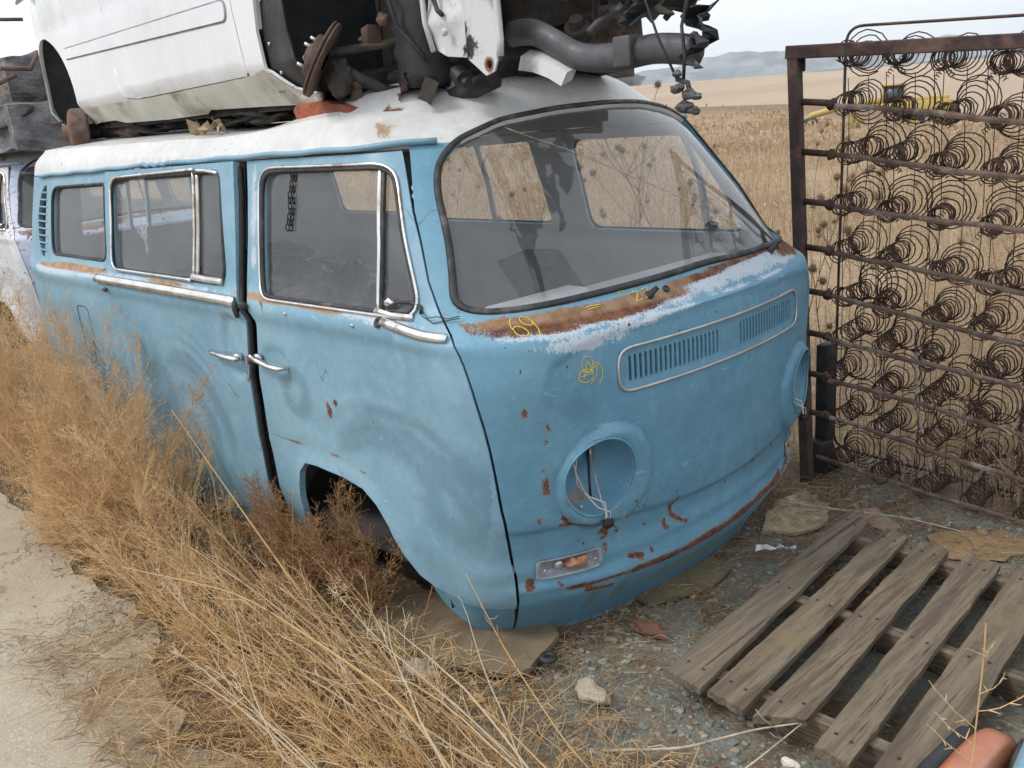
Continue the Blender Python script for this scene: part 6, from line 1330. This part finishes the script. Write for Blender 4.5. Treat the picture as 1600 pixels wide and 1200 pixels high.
m=NT('orange_lens');m.b.inputs['Transmission Weight'].default_value=.15;c=m.mix(m.ramp(m.noise(7,4),.35,.7),(.36,.085,.025),(.46,.14,.05));c=m.mix(m.math('MULTIPLY',m.ramp(m.noise(22,6,.7),.45,.75),.5),c,(.40,.24,.16));LENS=m.done(c,.38,0,m.bump(m.noise(30,5),.003,.6))
V=[];F=[];nu,nv=18,14
for j in range(nu):
    a=j/(nu-1)
    for k in range(nv):
        t=k/(nv-1)*math.pi;w=.036+.006*math.sin(a*3)
        ct,st=math.cos(t),math.sin(t);V.append((1.016+.012*a-w*1.0*math.copysign(abs(ct)**.6,ct)+.012*st,-.84+.33*a,.395+.088*st**.55*(1-.30*abs(2*a-1)**4)-.02*a+.010*ct))
for j in range(nu-1):
    for k in range(nv-1): q=j*nv+k;F.append((q,q+nv,q+nv+1,q+1))
F.append(tuple(range(nv)));F.append(tuple((nu-1)*nv+k for k in range(nv))[::-1])
lp_=empty('turn_lamp',(1.0,-.66,.36),0,'orange plastic lamp in a black housing lying beside the pallet','lamp')
mk('orange_lens',V,F,LENS,lp_)
b=MB();b.tube([(.965,-.88,.435),(.965,-.70,.43),(.975,-.53,.42)],.022,8,flat=.8);b.box((1.015,-.68,.365),(.10,.36,.09));b.build('lamp_housing',M['liner'],lp_,bevel=.008)
for e_ in(bc,lp_):
    for o in e_.children: o.matrix_parent_inverse=Matrix.Translation(e_.location).inverted()
for o in COL.objects:
    if o.parent is None and o.name.split('.')[0] in ('tumbleweed_thicket','straw_stalks','straw_stalk','dead_twigs','reddish_weeds','reddish_stem','plywood_sheet','stone_slab','broken_tile','sand_patch','concrete_chunk','red_stone','white_shard','rubber_grommet','plastic_scrap'): o.location.z-=.03
# ------------------------------------------------------------------ yellow road grader far out in the field
YEL=simple('faded_yellow_machine',(.50,.36,.10),(.42,.31,.11),.6,.6,dirt=(.3,.2,.1))
G=Vector((1.57-.407*52,-2.37+.914*52,0));G.z=float(hground(G.x,G.y))-.05;gr=empty('road_grader',tuple(G),math.radians(24),'yellow road grader with a glazed cab parked far out in the field','grader')
b=MB();b.box((1.9,0,1.05),(2.3,1.1,.75));b.box((1.9,0,1.5),(1.9,.9,.22));b.build('engine_cover',YEL,gr,bevel=.05)
b=MB();b.tube([(.8,0,1.35),(-.6,0,1.55),(-2.2,0,1.35),(-3.5,0,1.05),(-3.9,0,.7)],.16,8);b.build('main_frame',YEL,gr)
cb=MB();cb.box((.35,0,2.25),(1.15,1.3,.10));cb.box((.35,0,1.15),(1.1,1.2,.5));
for sx in(-.15,.85):
    for sy in(-.55,.55): cb.box((sx,sy,1.8),(.08,.08,.9))
cab=cb.build('cab',YEL,gr);b=MB();b.box((.35,0,1.82),(.98,1.1,.76));b.build('cab_window',simple('dark_cab_glass',(.05,.07,.08),(.09,.11,.12),1,.15),cab)
for x,y,r in((1.3,-.75,.5),(2.5,-.75,.5),(1.3,.75,.5),(2.5,.75,.5),(-3.6,-.8,.48),(-3.6,.8,.48)):
    b=MB();b.lathe([(.2,-.15),(r*.9,-.15),(r,-.1),(r,.1),(r*.9,.15),(.2,.15)],20,axisM((x,y,r),(0,1,0)));w=b.build('wheel',M['rubber'],gr);q=MB();q.lathe([(0,-.10),(.22,-.12),(.24,-.16),(.26,-.1),(.26,.1),(.24,.16),(.22,.12),(0,.10)],14,axisM((x,y,r),(0,1,0)));q.build('rim',YEL,w)
b=MB();b.bar((-2.0,-1.5,.5),(-1.0,1.5,.5),.06,.5);b.tube([(-1.5,0,1.4),(-1.5,0,.6)],.1,8);b.build('blade',YEL,gr)
# ------------------------------------------------------------------ the air: pale haze over the plain
m=bpy.data.materials.new('pale_haze');m.use_nodes=True;m.node_tree.nodes.clear();o_=m.node_tree.nodes.new('ShaderNodeOutputMaterial');v_=m.node_tree.nodes.new('ShaderNodeVolumePrincipled')
v_.inputs['Color'].default_value=(.86,.93,1,1);v_.inputs['Density'].default_value=8.5e-5;v_.inputs['Anisotropy'].default_value=.3;m.node_tree.links.new(v_.outputs[0],o_.inputs['Volume'])
hz=mk('haze',[(x,y,z) for z in(-420,640) for y in(-10600,10600) for x in(-10600,10600)],[(0,2,3,1),(4,5,7,6),(0,1,5,4),(2,6,7,3),(0,4,6,2),(1,3,7,5)],m,None,smooth=False);tag(hz,'thin pale haze over the plain','haze',kind='stuff')
print('objects',len(bpy.data.objects),'tris',sum(len(o.data.polygons) for o in bpy.data.objects if o.type=='MESH'))
